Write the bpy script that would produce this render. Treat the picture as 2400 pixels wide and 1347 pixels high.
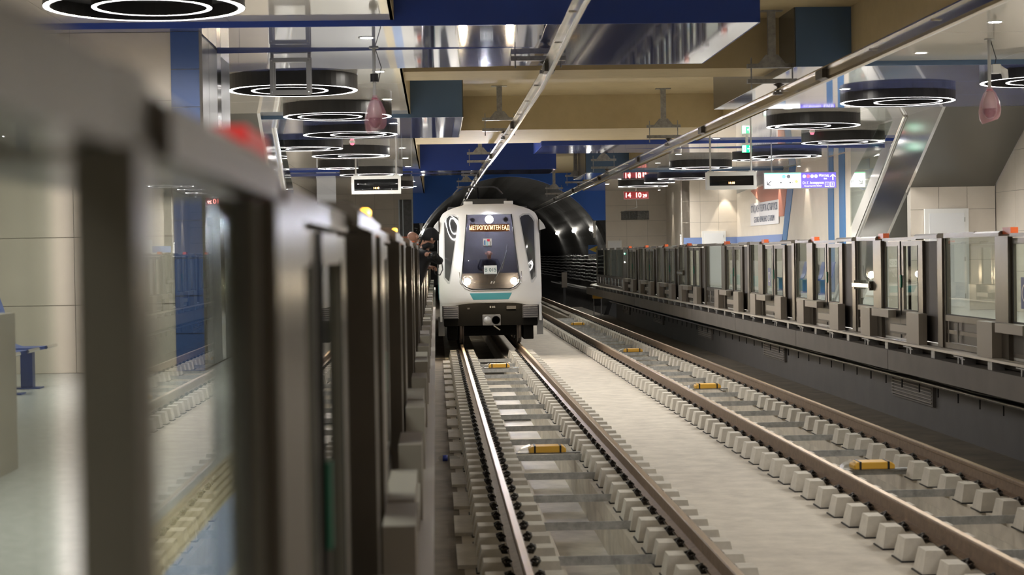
import bpy, bmesh, math, random
from mathutils import Vector, Matrix
random.seed(7)
for o in list(bpy.data.objects): bpy.data.objects.remove(o)
S = bpy.context.scene
COL = S.collection
PI = math.pi

# ------------------------------------------------------------------ camera
F, YAW, PIT, ROLL, CAMH = 4100.0, .0433, .0188, .0163, 2.331
fw = Vector((math.sin(YAW)*math.cos(PIT), math.cos(YAW)*math.cos(PIT), -math.sin(PIT)))
rt = Vector((math.cos(YAW), -math.sin(YAW), 0)); dn = fw.cross(rt)
rt2 = math.cos(ROLL)*rt + math.sin(ROLL)*dn
dn2 = -math.sin(ROLL)*rt + math.cos(ROLL)*dn
cd = bpy.data.cameras.new('camera'); cam = bpy.data.objects.new('camera', cd); COL.objects.link(cam)
M = Matrix((rt2, -dn2, -fw)).transposed().to_4x4(); M.translation = Vector((0, 0, CAMH))
cam.matrix_world = M
cd.sensor_width = 36; cd.lens = F/2400*36
cd.clip_start = .05; cd.clip_end = 400
cd.dof.use_dof = True; cd.dof.focus_distance = 42; cd.dof.aperture_fstop = 3.2
S.camera = cam

# ------------------------------------------------------------------ world, exposure
w = bpy.data.worlds.new('world'); S.world = w; w.use_nodes = True
w.node_tree.nodes['Background'].inputs[0].default_value = (.9, .85, .78, 1)
w.node_tree.nodes['Background'].inputs[1].default_value = .05
S.view_settings.view_transform = 'Standard'; S.view_settings.look = 'None'
S.view_settings.gamma = 1; S.view_settings.use_curve_mapping = False
S.view_settings.exposure = 2.6
RING_E = 34.0      # emission of the ring pendants

# ------------------------------------------------------------------ materials
MATS = {}
def mat(name, col, rough=.5, metal=0, noise=None, bump=0, emit=None, est=0, spec=.5, coat=0, scale=6, alpha=None, trans=0):
    if name in MATS: return MATS[name]
    m = bpy.data.materials.new(name); m.use_nodes = True
    nt = m.node_tree; b = nt.nodes['Principled BSDF']
    b.inputs['Base Color'].default_value = (*col, 1); b.inputs['Roughness'].default_value = rough
    b.inputs['Metallic'].default_value = metal; b.inputs['Specular IOR Level'].default_value = spec
    b.inputs['Coat Weight'].default_value = coat
    if emit:
        b.inputs['Emission Color'].default_value = (*emit, 1); b.inputs['Emission Strength'].default_value = est
    if trans: b.inputs['Transmission Weight'].default_value = trans
    if noise or bump:
        tc = nt.nodes.new('ShaderNodeTexCoord'); ns = nt.nodes.new('ShaderNodeTexNoise')
        ns.inputs['Scale'].default_value = scale; ns.inputs['Detail'].default_value = 6; ns.inputs['Roughness'].default_value = .62
        gm = nt.nodes.new('ShaderNodeNewGeometry')
        nt.links.new(gm.outputs['Position'], ns.inputs['Vector'])
        if noise:
            r = nt.nodes.new('ShaderNodeValToRGB')
            r.color_ramp.elements[0].position = .3; r.color_ramp.elements[1].position = .7
            r.color_ramp.elements[0].color = (*[c*(1-noise) for c in col], 1)
            r.color_ramp.elements[1].color = (*[min(1, c*(1+noise)) for c in col], 1)
            nt.links.new(ns.outputs['Fac'], r.inputs[0]); nt.links.new(r.outputs[0], b.inputs['Base Color'])
        if bump:
            bp = nt.nodes.new('ShaderNodeBump'); bp.inputs['Strength'].default_value = bump; bp.inputs['Distance'].default_value = .02
            nt.links.new(ns.outputs['Fac'], bp.inputs['Height']); nt.links.new(bp.outputs[0], b.inputs['Normal'])
    MATS[name] = m; return m
def glass(name, tint, ior=1.45, rough=0.0, boost=1.0):
    if name in MATS: return MATS[name]
    m = bpy.data.materials.new(name); m.use_nodes = True; nt = m.node_tree
    nt.nodes.remove(nt.nodes['Principled BSDF'])
    tr = nt.nodes.new('ShaderNodeBsdfTransparent'); tr.inputs[0].default_value = (*tint, 1)
    gl = nt.nodes.new('ShaderNodeBsdfGlossy'); gl.inputs['Roughness'].default_value = rough
    fr = nt.nodes.new('ShaderNodeFresnel'); ge = nt.nodes.new('ShaderNodeNewGeometry'); mr = nt.nodes.new('ShaderNodeMapRange')
    mr.inputs['To Min'].default_value = ior; mr.inputs['To Max'].default_value = 1/ior     # same reflectance from both faces of the pane
    nt.links.new(ge.outputs['Backfacing'], mr.inputs['Value']); nt.links.new(mr.outputs[0], fr.inputs['IOR'])
    mx = nt.nodes.new('ShaderNodeMixShader')
    mu = nt.nodes.new('ShaderNodeMath'); mu.operation = 'MULTIPLY'; mu.inputs[1].default_value = boost
    nt.links.new(fr.outputs[0], mu.inputs[0]); nt.links.new(mu.outputs[0], mx.inputs[0]); nt.links.new(tr.outputs[0], mx.inputs[1]); nt.links.new(gl.outputs[0], mx.inputs[2])
    nt.links.new(mx.outputs[0], nt.nodes['Material Output'].inputs[0])
    MATS[name] = m; return m
CONC = mat('concrete_light', (.53, .48, .405), .85, noise=.16, bump=.25, scale=3)
CONCB = mat('concrete_block', (.56, .52, .45), .85, noise=.10, bump=.15, scale=9)
CONCD = mat('concrete_trench', (.50, .46, .39), .5, noise=.3, bump=.3, scale=2.2)
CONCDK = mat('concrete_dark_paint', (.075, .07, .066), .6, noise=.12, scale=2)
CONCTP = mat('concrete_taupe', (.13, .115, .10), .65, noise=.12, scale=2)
FLOORBR = mat('concrete_brown', (.17, .145, .11), .8, noise=.25, scale=2.5)  # brown concrete, darker than the main trackbed floor
RAILM = mat('rail_rust', (.21, .145, .098), .5, .45, noise=.25, scale=12)
RAILT = mat('rail_head_polished', (.52, .39, .25), .38, .9)
CLIP = mat('clip_steel', (.06, .055, .05), .45, .6)
GALV = mat('galvanised', (.36, .36, .36), .45, .75, noise=.25, scale=14)
STEEL = mat('brushed_steel', (.155, .137, .115), .34, .8, noise=.06, scale=5)
STEELB = mat('steel_box_lit_tone', (.30, .268, .23), .45, .35)  # brushed steel lightened; headlight falling on the boxes is put into this colour
STEELD = mat('steel_dark_panel', (.085, .077, .068), .4, .6)  # darker steel tone for panels and plates
STEELL = mat('steel_polished', (.66, .65, .64), .12, 1.0)
RUBBER = mat('black_rubber', (.02, .02, .02), .6)
BLACK = mat('black_paint', (.015, .015, .016), .4)
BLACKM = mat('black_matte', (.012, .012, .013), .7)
GREEN = mat('green_strip', (.0, .16, .09), .4)
ORANGE = mat('beacon_orange', (.62, .105, .018), .35)
ORANGEL = mat('beacon_lit', (.9, .4, .03), .3, emit=(1, .36, .02), est=3)
REDL = mat('beacon_red', (.42, .025, .025), .4, emit=(1, .03, .02), est=.03)
GLASS = glass('door_glass', (.85, .89, .86), boost=1.0)
CREAM = mat('ceiling_cream', (.52, .42, .24), .75, noise=.05, scale=4)
WHITEC = mat('ceiling_white_gloss', (.76, .72, .65), .06, coat=.4)
BLUEC = mat('ceiling_blue_gloss', (.12, .15, .36), .05, coat=.5)
BLUEF = mat('fascia_blue', (.022, .062, .34), .4)
BLUEP = mat('portal_blue', (.03, .15, .66), .5)
BLUEG = mat('fascia_blue_grey', (.085, .15, .26), .35)
TILE = mat('tile_beige', (.62, .56, .48), .35, noise=.04, scale=2)
TILEB = mat('tile_blue', (.055, .11, .30), .35, noise=.05, scale=3)
GROUT = mat('grout', (.30, .28, .25), .9)
GRANITE = mat('platform_granite', (.40, .40, .375), .28, noise=.18, scale=14)
TACT = mat('tactile_yellow', (.50, .42, .26), .6)
PBLUE = mat('platform_blue', (.16, .24, .42), .4)
PWHITE = mat('platform_light', (.55, .53, .48), .5)
RINGL = mat('ring_light', (1, 1, 1), .5, emit=(1, .97, .92), est=RING_E)
DOWNL = mat('downlight_glow', (1, 1, 1), .5, emit=(1, .95, .86), est=30)
WHITEP = mat('white_paint', (.72, .72, .70), .4)
GREYP = mat('grey_paint', (.45, .45, .44), .45)
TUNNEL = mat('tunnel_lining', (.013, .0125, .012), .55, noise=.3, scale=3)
TUNJ = mat('tunnel_joint', (.02, .02, .02), .8)
LAMPW = mat('lamp_white', (1, 1, 1), .5, emit=(1, .97, .88), est=110)

# ------------------------------------------------------------------ mesh helpers
class MB:
    def __init__(s): s.v = []; s.f = []; s.m = []
    def add(s, vs, fs, mi=0):
        n = len(s.v); s.v += [tuple(p) for p in vs]; s.f += [tuple(n+i for i in f) for f in fs]; s.m += [mi]*len(fs); return s
    def box(s, x0, x1, y0, y1, z0, z1, mi=0):
        return s.add([(x0,y0,z0),(x1,y0,z0),(x1,y1,z0),(x0,y1,z0),(x0,y0,z1),(x1,y0,z1),(x1,y1,z1),(x0,y1,z1)],
            [(0,3,2,1),(4,5,6,7),(0,1,5,4),(1,2,6,5),(2,3,7,6),(3,0,4,7)], mi)
    def hexa(s, p, mi=0):
        return s.add(p, [(0,3,2,1),(4,5,6,7),(0,1,5,4),(1,2,6,5),(2,3,7,6),(3,0,4,7)], mi)
    def prism(s, poly, axis, a, b, mi=0, caps=True):
        n = len(poly)
        def pt(u, v, t):
            return (t,u,v) if axis == 'x' else ((u,t,v) if axis == 'y' else (u,v,t))
        vs = [pt(u,v,a) for u,v in poly]+[pt(u,v,b) for u,v in poly]
        fs = [(i,(i+1)%n,n+(i+1)%n,n+i) for i in range(n)]
        if caps: fs += [tuple(range(n-1,-1,-1)), tuple(range(n,2*n))]
        return s.add(vs, fs, mi)
    def tube(s, pts, r, n=8, mi=0, caps=True):
        pts = [Vector(p) for p in pts]; rs = r if isinstance(r, (list,tuple)) else [r]*len(pts)
        vs = []; prev = None
        for i, p in enumerate(pts):
            d = (pts[min(i+1,len(pts)-1)]-pts[max(i-1,0)]).normalized()
            up = Vector((0,0,1)) if abs(d.z) < .9 else Vector((1,0,0))
            if prev is not None:
                a = (prev-d*prev.dot(d)).normalized()
            else: a = d.cross(up).normalized()
            prev = a; b = d.cross(a)
            for k in range(n):
                t = 2*PI*k/n; vs.append(p+(a*math.cos(t)+b*math.sin(t))*rs[i])
        fs = []
        for i in range(len(pts)-1):
            for k in range(n):
                fs.append((i*n+k, i*n+(k+1)%n, (i+1)*n+(k+1)%n, (i+1)*n+k))
        if caps: fs += [tuple(range(n-1,-1,-1)), tuple((len(pts)-1)*n+k for k in range(n))]
        return s.add(vs, fs, mi)
    def lathe(s, prof, n=32, c=(0,0,0), mi=0, closed=False):
        vs = []; fs = []; m = len(prof)
        for k in range(n):
            t = 2*PI*k/n
            for r, z in prof: vs.append((c[0]+r*math.cos(t), c[1]+r*math.sin(t), c[2]+z))
        for k in range(n):
            k2 = (k+1) % n
            for i in range(m if closed else m-1):
                j = (i+1) % m
                fs.append((k*m+i, k2*m+i, k2*m+j, k*m+j))
        return s.add(vs, fs, mi)
    def mesh(s, name, mats, smooth=False):
        me = bpy.data.meshes.new(name); me.from_pydata(s.v, [], s.f)
        for m in (mats if isinstance(mats, (list,tuple)) else [mats]): me.materials.append(m)
        me.polygons.foreach_set('material_index', s.m)
        bm = bmesh.new(); bm.from_mesh(me); bmesh.ops.recalc_face_normals(bm, faces=bm.faces); bm.to_mesh(me); bm.free()
        if smooth:
            me.polygons.foreach_set('use_smooth', [True]*len(me.polygons))
        me.update(); return me
    def build(s, name, mats, parent=None, smooth=False, loc=(0,0,0), rot=0, bevel=0):
        return inst(name, s.mesh(name, mats, smooth), parent, loc, rot, bevel)
def inst(name, me, parent=None, loc=(0,0,0), rot=0, bevel=0):
    o = bpy.data.objects.new(name, me); COL.objects.link(o); o.parent = parent
    o.location = loc; o.rotation_euler = (0,0,rot)
    if bevel:
        b = o.modifiers.new('bevel', 'BEVEL'); b.width = bevel; b.segments = 2; b.limit_method = 'ANGLE'; b.angle_limit = .7
    return o
def tag(o, label, cat, group=None):
    o['label'] = label; o['category'] = cat
    if group: o['group'] = group
    return o
def thing(name, label, cat, loc=(0,0,0), rot=0, group=None):
    o = bpy.data.objects.new(name, None); COL.objects.link(o); o.location = loc; o.rotation_euler = (0,0,rot)
    o.empty_display_size = .1
    return tag(o, label, cat, group)
def struct(o): o['kind'] = 'structure'; return o
def copy_tree(o, parent=None):
    c = o.copy(); COL.objects.link(c); c.parent = parent
    for ch in list(o.children): copy_tree(ch, c)
    return c
def text_mesh(body, size, name, mats, parent, loc, rot, ext=.002, sx=1.0, align='CENTER', kindlabel=None):
    cu = bpy.data.curves.new(name, 'FONT'); cu.body = body; cu.size = size; cu.extrude = ext
    cu.align_x = align; cu.align_y = 'CENTER'
    t = bpy.data.objects.new(name, cu); COL.objects.link(t)
    dg = bpy.context.evaluated_depsgraph_get(); dg.update()
    me = bpy.data.meshes.new_from_object(t.evaluated_get(dg)); bpy.data.objects.remove(t)
    me.materials.clear(); me.materials.append(mats)
    o = bpy.data.objects.new(name, me); COL.objects.link(o); o.parent = parent
    o.location = loc; o.rotation_euler = rot; o.scale = (sx, 1, 1)
    return o
ORD = ['nearest','second','third','fourth','fifth','sixth','seventh','eighth','ninth','tenth','eleventh','twelfth','thirteenth','fourteenth','fifteenth','sixteenth','seventeenth','eighteenth','nineteenth','twentieth']

# ================================================================== STRUCTURE
FZ = -.33; PZ = 1.05; Y0, Y1 = -20.0, 75.0
CZ = 5.02; BZ = 4.95; HZ = 5.8
TR = [(1.4, 1.05, 1.75), (5.0, 4.62, 5.46)]     # track centre, trench edges
b = MB()
for x0, x1 in [(.2, 1.05), (1.75, 4.62), (5.46, 6.15)]: b.box(x0, x1, Y0, 160, FZ-.2, FZ)
struct(b.build('floor', CONC))
struct(MB().box(-.10, .2, Y0, 160, FZ-.2, FZ-.004).build('floor_side_strip_left', mat('concrete_darker_brown', (.22,.185,.145), .9, noise=.3, scale=2)))  # strip browner and darker than the main floor
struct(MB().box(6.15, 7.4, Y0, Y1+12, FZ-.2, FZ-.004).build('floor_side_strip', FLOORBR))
b = MB()
for c, a, e in TR:
    b.box(a-.3, e+.3, Y0, 160, -1.0, -.82); b.box(a-.25, a, Y0, 160, -.82, FZ-.201); b.box(e, e+.25, Y0, 160, -.82, FZ-.201)
struct(b.build('floor_trench', CONCD))
# small joints across the trench walls
# left platform
b = MB().box(-9, -.12, Y0, Y1, .8, PZ-.03).box(-.30, -.12, Y0, Y1, FZ, .8)
pl = struct(b.build('floor_platform_left', GRANITE))
def strip(name, x0, x1, m, par, y0=Y0, y1=Y1, z=PZ):
    return MB().box(x0, x1, y0, y1, z-.03, z).build(name, m, par)
strip('paving', -9, -1.38, GRANITE, pl); 
tb = strip('tactile_band', -1.38, -1.13, TACT, pl)
b = MB()
for k in range(5): b.box(-1.365+k*.048, -1.345+k*.048, 0, 40, PZ, PZ+.006)
b.build('tactile_ridge', TACT, tb)
strip('blue_band', -1.13, -.87, PBLUE, pl); strip('edge_band', -.87, -.24, PWHITE, pl)
# right platform
b = MB().box(6.66, 14, Y0, Y1, .9, PZ-.03)
pr_ = struct(b.build('floor_platform_right', CONCTP))
strip('edge_band', 6.66, 7.27, PWHITE, pr_); strip('blue_band', 7.27, 7.53, PBLUE, pr_); strip('tactile_band', 7.53, 7.78, TACT, pr_)
strip('paving', 7.78, 14, GRANITE, pr_)
# right platform edge beam in cast lengths, recess and lower wall
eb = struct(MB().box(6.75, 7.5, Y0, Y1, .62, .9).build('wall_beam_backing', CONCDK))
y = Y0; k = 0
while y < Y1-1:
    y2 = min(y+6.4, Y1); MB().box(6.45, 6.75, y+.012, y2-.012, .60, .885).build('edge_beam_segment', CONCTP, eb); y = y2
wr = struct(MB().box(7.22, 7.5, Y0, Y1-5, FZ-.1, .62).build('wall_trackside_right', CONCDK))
y = 2.0
while y < Y1-6:
    MB().box(7.185, 7.22, y-.01, y+.01, FZ, .34).build('wall_joint', CONCTP, wr) if False else None
    y += 6.4
# cable ledge on the lower wall with hanging clips
led = thing('cable_ledge', 'long galvanised cable ledge running along the dark wall below the right platform', 'cable ledge', (0,0,0))
MB().box(7.05, 7.22, Y0, Y1-4, .345, .375).build('shelf', GALV, led)
b = MB(); b.tube([(7.04, Y0, .37), (7.04, Y1-4, .37)], .022, 8); b.build('front_pipe', GALV, led)
hk = MB().box(7.03, 7.05, -.012, .012, .22, .35).mesh('hook', BLACK)
y = 12.0
while y < 66: inst('hook', hk, led, (0, y, 0)); y += .95
cb = thing('cable_bundle', 'dark cables sagging in the recess under the right platform edge', 'cables')
for j in range(4):
    pts = [(7.1+.02*j, yy, .42+.035*j+.02*math.sin(yy*1.3+j)) for yy in [10+i*1.0 for i in range(61)]]
    MB().tube(pts, .018, 6).build('cable', RUBBER, cb, True)
# louvred grilles in the lower wall
ng = 0
for yc in [15.2, 26.2, 37.0, 46.6, 56.4, 66.0]:
    g = thing('ventilation_grille', ORD[ng]+' louvred grille in the dark wall below the right platform, counted from the camera', 'grille', (7.22, yc, .04), 0, 'ventilation grilles below the right platform'); ng += 1
    MB().box(-.03, 0, -1.1, 1.1, 0, .30).build('backplate', CONCDK, g)
    b = MB(); b.box(-.05, 0, -1.13, -1.1, -.02, .32).box(-.05, 0, 1.1, 1.13, -.02, .32).box(-.05, 0, -1.1, 1.1, -.02, 0).box(-.05, 0, -1.1, 1.1, .30, .32)
    b.build('frame', CONCTP, g)
    sl = MB().prism([(-.02,.0),(-.065,.02),(-.065,.035),(-.02,.05)], 'y', -1.1, 1.1).mesh('slat', GREYP if False else mat('grille_taupe', (.27,.245,.215), .5, .2))
    for i in range(6): inst('slat', sl, g, (0, 0, .002+i*.05))

# ---- back walls
def tiled_wall(name, origin, udir, length, z0, z1, tw, th, m, thick=.03, normal=None, skip=None):
    """wall made of separate tiles with recessed joints; u along udir, tiles stand proud along normal"""
    u = Vector(udir).normalized(); n = Vector(normal).normalized()
    o = Vector(origin)
    bk = MB(); p = [o-n*.25, o+u*length-n*.25, o+u*length-n*.012, o-n*.012]
    bk.hexa([(q.x,q.y,z0) for q in p]+[(q.x,q.y,z1) for q in p])
    wobj = struct(bk.build(name, GROUT))
    nu = max(1, round(length/tw)); nz = max(1, round((z1-z0)/th)); a = length/nu; h = (z1-z0)/nz; g = .004
    ang = math.atan2(u.y, u.x)
    me = None
    s = MB()
    # local frame: x along u, y = outward normal side sign
    sg = 1 if Vector((-u.y, u.x, 0)).dot(n) > 0 else -1
    me = MB().box(g, a-g, min(0,-.012*sg), max(0,-.012*sg), g, h-g).mesh('tile', m)
    for i in range(nu):
        for j in range(nz):
            if skip and skip((i+.5)*a, z0+(j+.5)*h): continue
            q = o+u*(i*a); inst('tile', me, wobj, (q.x, q.y, z0+j*h), ang)
    return wobj
# far end walls at the tunnel portal
tiled_wall('wall_end_right', (7.33, Y1, 0), (1,0,0), 2.7, PZ, CZ, .9, .66, TILE, normal=(0,-1,0))
tiled_wall('wall_end_left', (-4.2, Y1, 0), (1,0,0), 3.27, PZ, CZ, .9, .66, TILE, normal=(0,-1,0))
# right platform: curved white pilaster, facing wall with a door, long mural wall, escalator block
tiled_wall('wall_niche_right', (9.35, 66, 0), (1,0,0), 2.1, PZ, CZ, .75, .8, TILE, normal=(0,-1,0))
b = MB()
pts = [(9.95,75),(9.85,72),(9.7,69.5),(9.55,67.6),(9.35,66)]
for (xa,ya),(xb,yb) in zip(pts,pts[1:]): b.hexa([(xa,ya,PZ),(xb,yb,PZ),(xb+.3,yb,PZ),(xa+.3,ya,PZ),(xa,ya,CZ),(xb,yb,CZ),(xb+.3,yb,CZ),(xa+.3,ya,CZ)])
struct(b.build('wall_curved_right', TILE, smooth=False))
mw = struct(MB().box(11.45, 11.7, 34, 66, PZ, CZ).build('wall_right', TILE))
# painted mural panels on the long wall (thin enamel panels)
MUR = mat('mural_red', (.42,.16,.11), .4); MURB = mat('mural_blue', (.06,.17,.36), .4); MURL = mat('mural_light_blue', (.17,.24,.45), .4); MURG = mat('mural_grey', (.25,.25,.24), .4)
def mpanel(name, poly, m): MB().prism(poly, 'x', 11.43, 11.45).build(name, m, mw)
mpanel('mural_panel', [(66,2.62),(57.2,2.62),(57.2,2.86),(66,2.86)], MURL)
mpanel('mural_panel', [(63.0,4.5),(58.8,3.45),(57.0,3.45),(56.15,4.75)], MUR)
mpanel('mural_panel', [(57.4,2.5),(56.7,2.5),(55.0,5.0),(56.0,5.0)], MURB)
mpanel('mural_panel', [(50.5,1.1),(49.8,1.1),(49.8,5.0),(50.5,5.0)][::-1], MURB)
mpanel('mural_panel', [(49.1,1.1),(48.4,1.1),(48.4,5.0),(49.1,5.0)][::-1], MURB)
mpanel('mural_panel', [(65.9,4.5),(56.2,4.8),(56.1,5.0),(65.9,5.0)], MURG)
GLOSSP = mat('wall_gloss_panel', (.58,.56,.52), .08, coat=.6)
for k in range(7): MB().box(11.43, 11.45, 34+k*1.95, 34+k*1.95+1.94, 1.1, 5.0).build('gloss_panel', GLOSSP, mw)
# niche blue band
MB().box(9.4, 11.45, 65.97, 65.985, 2.62, 2.86).build('trim_1', MURL)['kind'] = 'structure'
# door wall under the escalator
tiled_wall('wall_door_right', (9.66, 35.2, 0), (1,0,0), 1.75, PZ, 3.62, .6, .5, TILE, normal=(0,-1,0))
MB().box(9.66, 9.7, 35.23, 37, PZ, 2.5).build('wall_return_right', TILE)['kind'] = 'structure'
tiled_wall('wall_near_right', (11.42, 10, 0), (0,1,0), 25.2, PZ, CZ, 1.2, .8, TILE, normal=(-1,0,0))
def door(name, x0, x1, y, z0, z1, label=None):
    d = struct(MB().box(x0, x1, y-.05, y+.02, z0, z1).build(name, WHITEP))
    MB().box(x0+.09, x1-.09, y-.062, y-.05, z0+.09, z1-.09).build('door_leaf', mat('door_white', (.70,.71,.72), .35), d)
    MB().tube([(x0+.15,y-.06,z0+.98),(x0+.15,y-.11,z0+.98),(x0+.27,y-.11,z0+.98)], .011, 8).build('handle', STEELL, d)
    for zz in (.25, 1.0, 1.8): MB().box(x1-.1, x1-.075, y-.075, y-.05, z0+zz, z0+zz+.09).build('hinge', GREYP, d)
    return d
door('door_1', 9.93, 10.83, 35.17, PZ, 3.12)
door('door_2', 10.1, 11.0, 65.985, PZ, 3.1)
door('door_3', 7.4, 8.0, 74.985, PZ, 2.86)
# escalator side cladding and soffit (right and left)
def escalator(name, X, sgn, label):
    e = thing(name, label, 'escalator')
    pol = [(35.3,5.02),(39.6,2.55),(41.9,1.06),(39.4,1.06),(37.1,2.5),(32.6,5.02)]
    MB().prism(pol, 'x', X, X+sgn*.06).build('side_cladding', STEELL, e)
    MB().prism([(32.6,5.02),(37.1,2.5),(37.15,2.56),(32.7,5.08)], 'x', X+sgn*.06, X+sgn*1.79).build('soffit', mat('soffit_grey', (.12,.115,.10), .25, .3), e)
    b = MB(); b.tube([(X-sgn*.02,35.25,5.02),(X-sgn*.02,39.6,2.52),(X-sgn*.02,41.9,1.1)], .035, 8); b.build('edge_trim', STEELL, e)
    b = MB(); b.prism([(36.4,5.0),(40.2,2.85),(40.2,3.9),(37.5,5.0)], 'x', X+sgn*.02, X+sgn*.035); b.build('balustrade_glass', GLASS, e)
    return e
escalator('escalator_flank', 9.6, 1, 'inclined stainless steel escalator flank rising to the ceiling on the right platform')
escalator('escalator_flank', -3.2, -1, 'inclined stainless steel escalator flank rising to the ceiling on the left platform')
tiled_wall('wall_door_left', (-5.0, 35.2, 0), (1,0,0), 1.74, PZ, 3.62, .6, .5, TILE, normal=(0,-1,0))
# left platform: lift block with blue tiled front, steel flank, long back wall
tiled_wall('wall_lift_front', (-5.3, 20.3, 0), (1,0,0), 2.3, PZ, BZ, 1.15, .78, TILE, normal=(0,-1,0))
tiled_wall('wall_lift_blue', (-3.0, 20.25, 0), (1,0,0), .33, PZ, BZ, .33, .42, TILEB, normal=(0,-1,0))
lf = struct(MB().box(-2.85, -2.70, 20.3, 23.4, PZ, BZ).build('wall_lift_flank', STEELD))
for ya, yb, m in [(20.33,20.60,STEELL),(20.62,21.2,mat('flank_grey',(.30,.31,.33),.3,.3)),(21.22,22.0,MATS['flank_grey']),(22.02,22.4,STEELL),(22.42,23.35,MATS['flank_grey'])]:
    MB().box(-2.70, -2.685, ya, yb, PZ+.02, BZ-.02).build('cladding_panel', m, lf)
tiled_wall('wall_left', (-5.02, 23.4, 0), (0,1,0), 51.6, PZ, CZ, 1.2, .8, TILE, normal=(1,0,0))
tiled_wall('wall_near_left', (-5.3, -19.9, 0), (0,1,0), 40.1, PZ, CZ, 1.2, .8, TILE, normal=(1,0,0))
struct(MB().box(-9, 14, Y0-.3, Y0, -1, 6).build('wall_rear', TILE))

# ---- ceilings
high = struct(MB().box(-.9, 7.3, Y0, Y1, HZ, HZ+.2).build('ceiling_track', CREAM))
b = MB()
for ya, yb in [(26, 27.3), (38.3, 42.9), (8, 10)]: MB().box(-.45, 6.85, ya, yb, 5.06, HZ).build('ceiling_beam', CREAM, high)
BANDS_L = [(20.0, 24.3, 3.75), (33.2, 38.9, .55), (54, 57, 3.75), (4, 8, .6)]
BANDS_R = [(24.9, 32.2, 5.2), (42.3, 45.7, 2.62), (57, 62, 4.95), (8, 12, 5.2)]
def platform_ceiling(name, xin, xout, bands, sgn, Y0=Y0, Y1=Y1):
    c = struct(MB().box(min(xin,xout), max(xin,xout), Y0, Y1, HZ-.02, HZ+.1).build(name, CREAM))
    # edge fascia towards the tracks
    MB().box(min(xin,xin-sgn*.04), max(xin,xin-sgn*.04), Y0, Y1, CZ, HZ-.02).build('edge_fascia', CREAM, c)
    bands = sorted(bands); y = Y0; spans = []
    for ya, yb, xe in bands:
        spans.append((y, ya)); y = yb
    spans.append((y, Y1))
    step = 1.9
    for ya, yb in spans:                       # white gloss panels with fine joints
        n = max(1, round((yb-ya)/3.0)); d = (yb-ya)/n; x = xin
        nx = max(1, round(abs(xout-xin)/step)); dx = (xout-xin)/nx
        for i in range(n):
            for j in range(nx):
                xa, xb = sorted((xin+j*dx, xin+(j+1)*dx))
                MB().box(xa+.003, xb-.003, ya+i*d+.003, ya+(i+1)*d-.003, CZ, CZ+.03).build('ceiling_panel', WHITEC, c)
    for ya, yb, xe in bands:                   # dropped blue bands running out over the tracks
        xa, xb = sorted((xe, xout)); big = abs(xe-xin) > 2
        if big:
            ym = ya+(yb-ya)*.5; dz = .07
            xz = xin+(xe-xin)*.42
            xo = xout
            # first facet level, second facet tilts down towards the wall
            MB().hexa([(xa,ya,BZ),(xb,ya,BZ),(xb,ym,BZ),(xa,ym,BZ),(xa,ya,BZ+.03),(xb,ya,BZ+.03),(xb,ym,BZ+.03),(xa,ym,BZ+.03)]).build('band_panel', BLUEC, c)
            za = BZ-dz if xa == xout else BZ; zb = BZ-dz if xb == xout else BZ
            q = [(xout, BZ-dz), (xz, BZ), (xe, BZ)]
            bb = MB()
            for (x1,z1),(x2,z2) in zip(q, q[1:]):
                if x1 > x2: x1,z1,x2,z2 = x2,z2,x1,z1
                bb.hexa([(x1,ym,z1),(x2,ym,z2),(x2,yb,z2),(x1,yb,z1),(x1,ym,BZ+.03),(x2,ym,BZ+.03),(x2,yb,BZ+.03),(x1,yb,BZ+.03)])
            bb.build('band_panel', BLUEC, c)
        else:
            n = 3; d = (yb-ya)/n
            for i in range(n): MB().box(xa, xb, ya+i*d+.003, ya+(i+1)*d-.003, BZ, BZ+.03).build('band_panel', BLUEC, c)
        fm = BLUEF if big else BLUEG
        MB().box(xa, xb, ya-.02, ya, BZ, HZ).build('band_front', fm, c)
        MB().box(xa, xb, yb, yb+.02, BZ, HZ).build('band_rear', fm, c)
        xs = xe
        MB().box(min(xs,xs+sgn*.02), max(xs,xs+sgn*.02), ya, yb, BZ, HZ).build('band_end', fm if big else mat('band_end_grey', (.14,.135,.12), .25, .4), c)
    return c
platform_ceiling('ceiling_left', -.43, -6.0, BANDS_L, 1)
platform_ceiling('ceiling_right_near', 6.0, 12.4, [BANDS_R[0], BANDS_R[3]], -1, Y0, 32.25)
platform_ceiling('ceiling_right_far', 6.36, 12.4, BANDS_R[1:3], -1, 32.25, Y1)
# upper closing walls over the tracks at both ends
struct(MB().box(-9, 14, Y0-.3, Y0, 5, 6.2).build('wall_rear_upper', CREAM))

# ---- tunnel portal and tunnel
TC = (3.2, 1.33); TRAD = 4.35
arc = []
a0 = math.asin((3.74-TC[1])/TRAD)
for i in range(41):
    t = PI-a0-(PI-2*a0)*i/40; arc.append((TC[0]+TRAD*math.cos(t), TC[1]+TRAD*math.sin(t)))
b = MB()
top = HZ+.05
for (xa,za),(xb,zb) in zip(arc, arc[1:]):
    b.hexa([(xa,Y1,za),(xb,Y1,zb),(xb,Y1+.3,zb),(xa,Y1+.3,za),(xa,Y1,top),(xb,Y1,top),(xb,Y1+.3,top),(xa,Y1+.3,top)])
b.box(-.93, arc[0][0], Y1, Y1+.3, 3.74, top).box(arc[-1][0], 7.33, Y1, Y1+.3, 3.74, top)
pw = struct(b.build('wall_portal', BLUEP))
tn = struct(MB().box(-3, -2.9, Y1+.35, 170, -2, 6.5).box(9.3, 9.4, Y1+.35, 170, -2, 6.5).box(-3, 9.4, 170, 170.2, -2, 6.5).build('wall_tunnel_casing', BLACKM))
seg = MB(); n = 36; w = 1.47
prof = []
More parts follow.
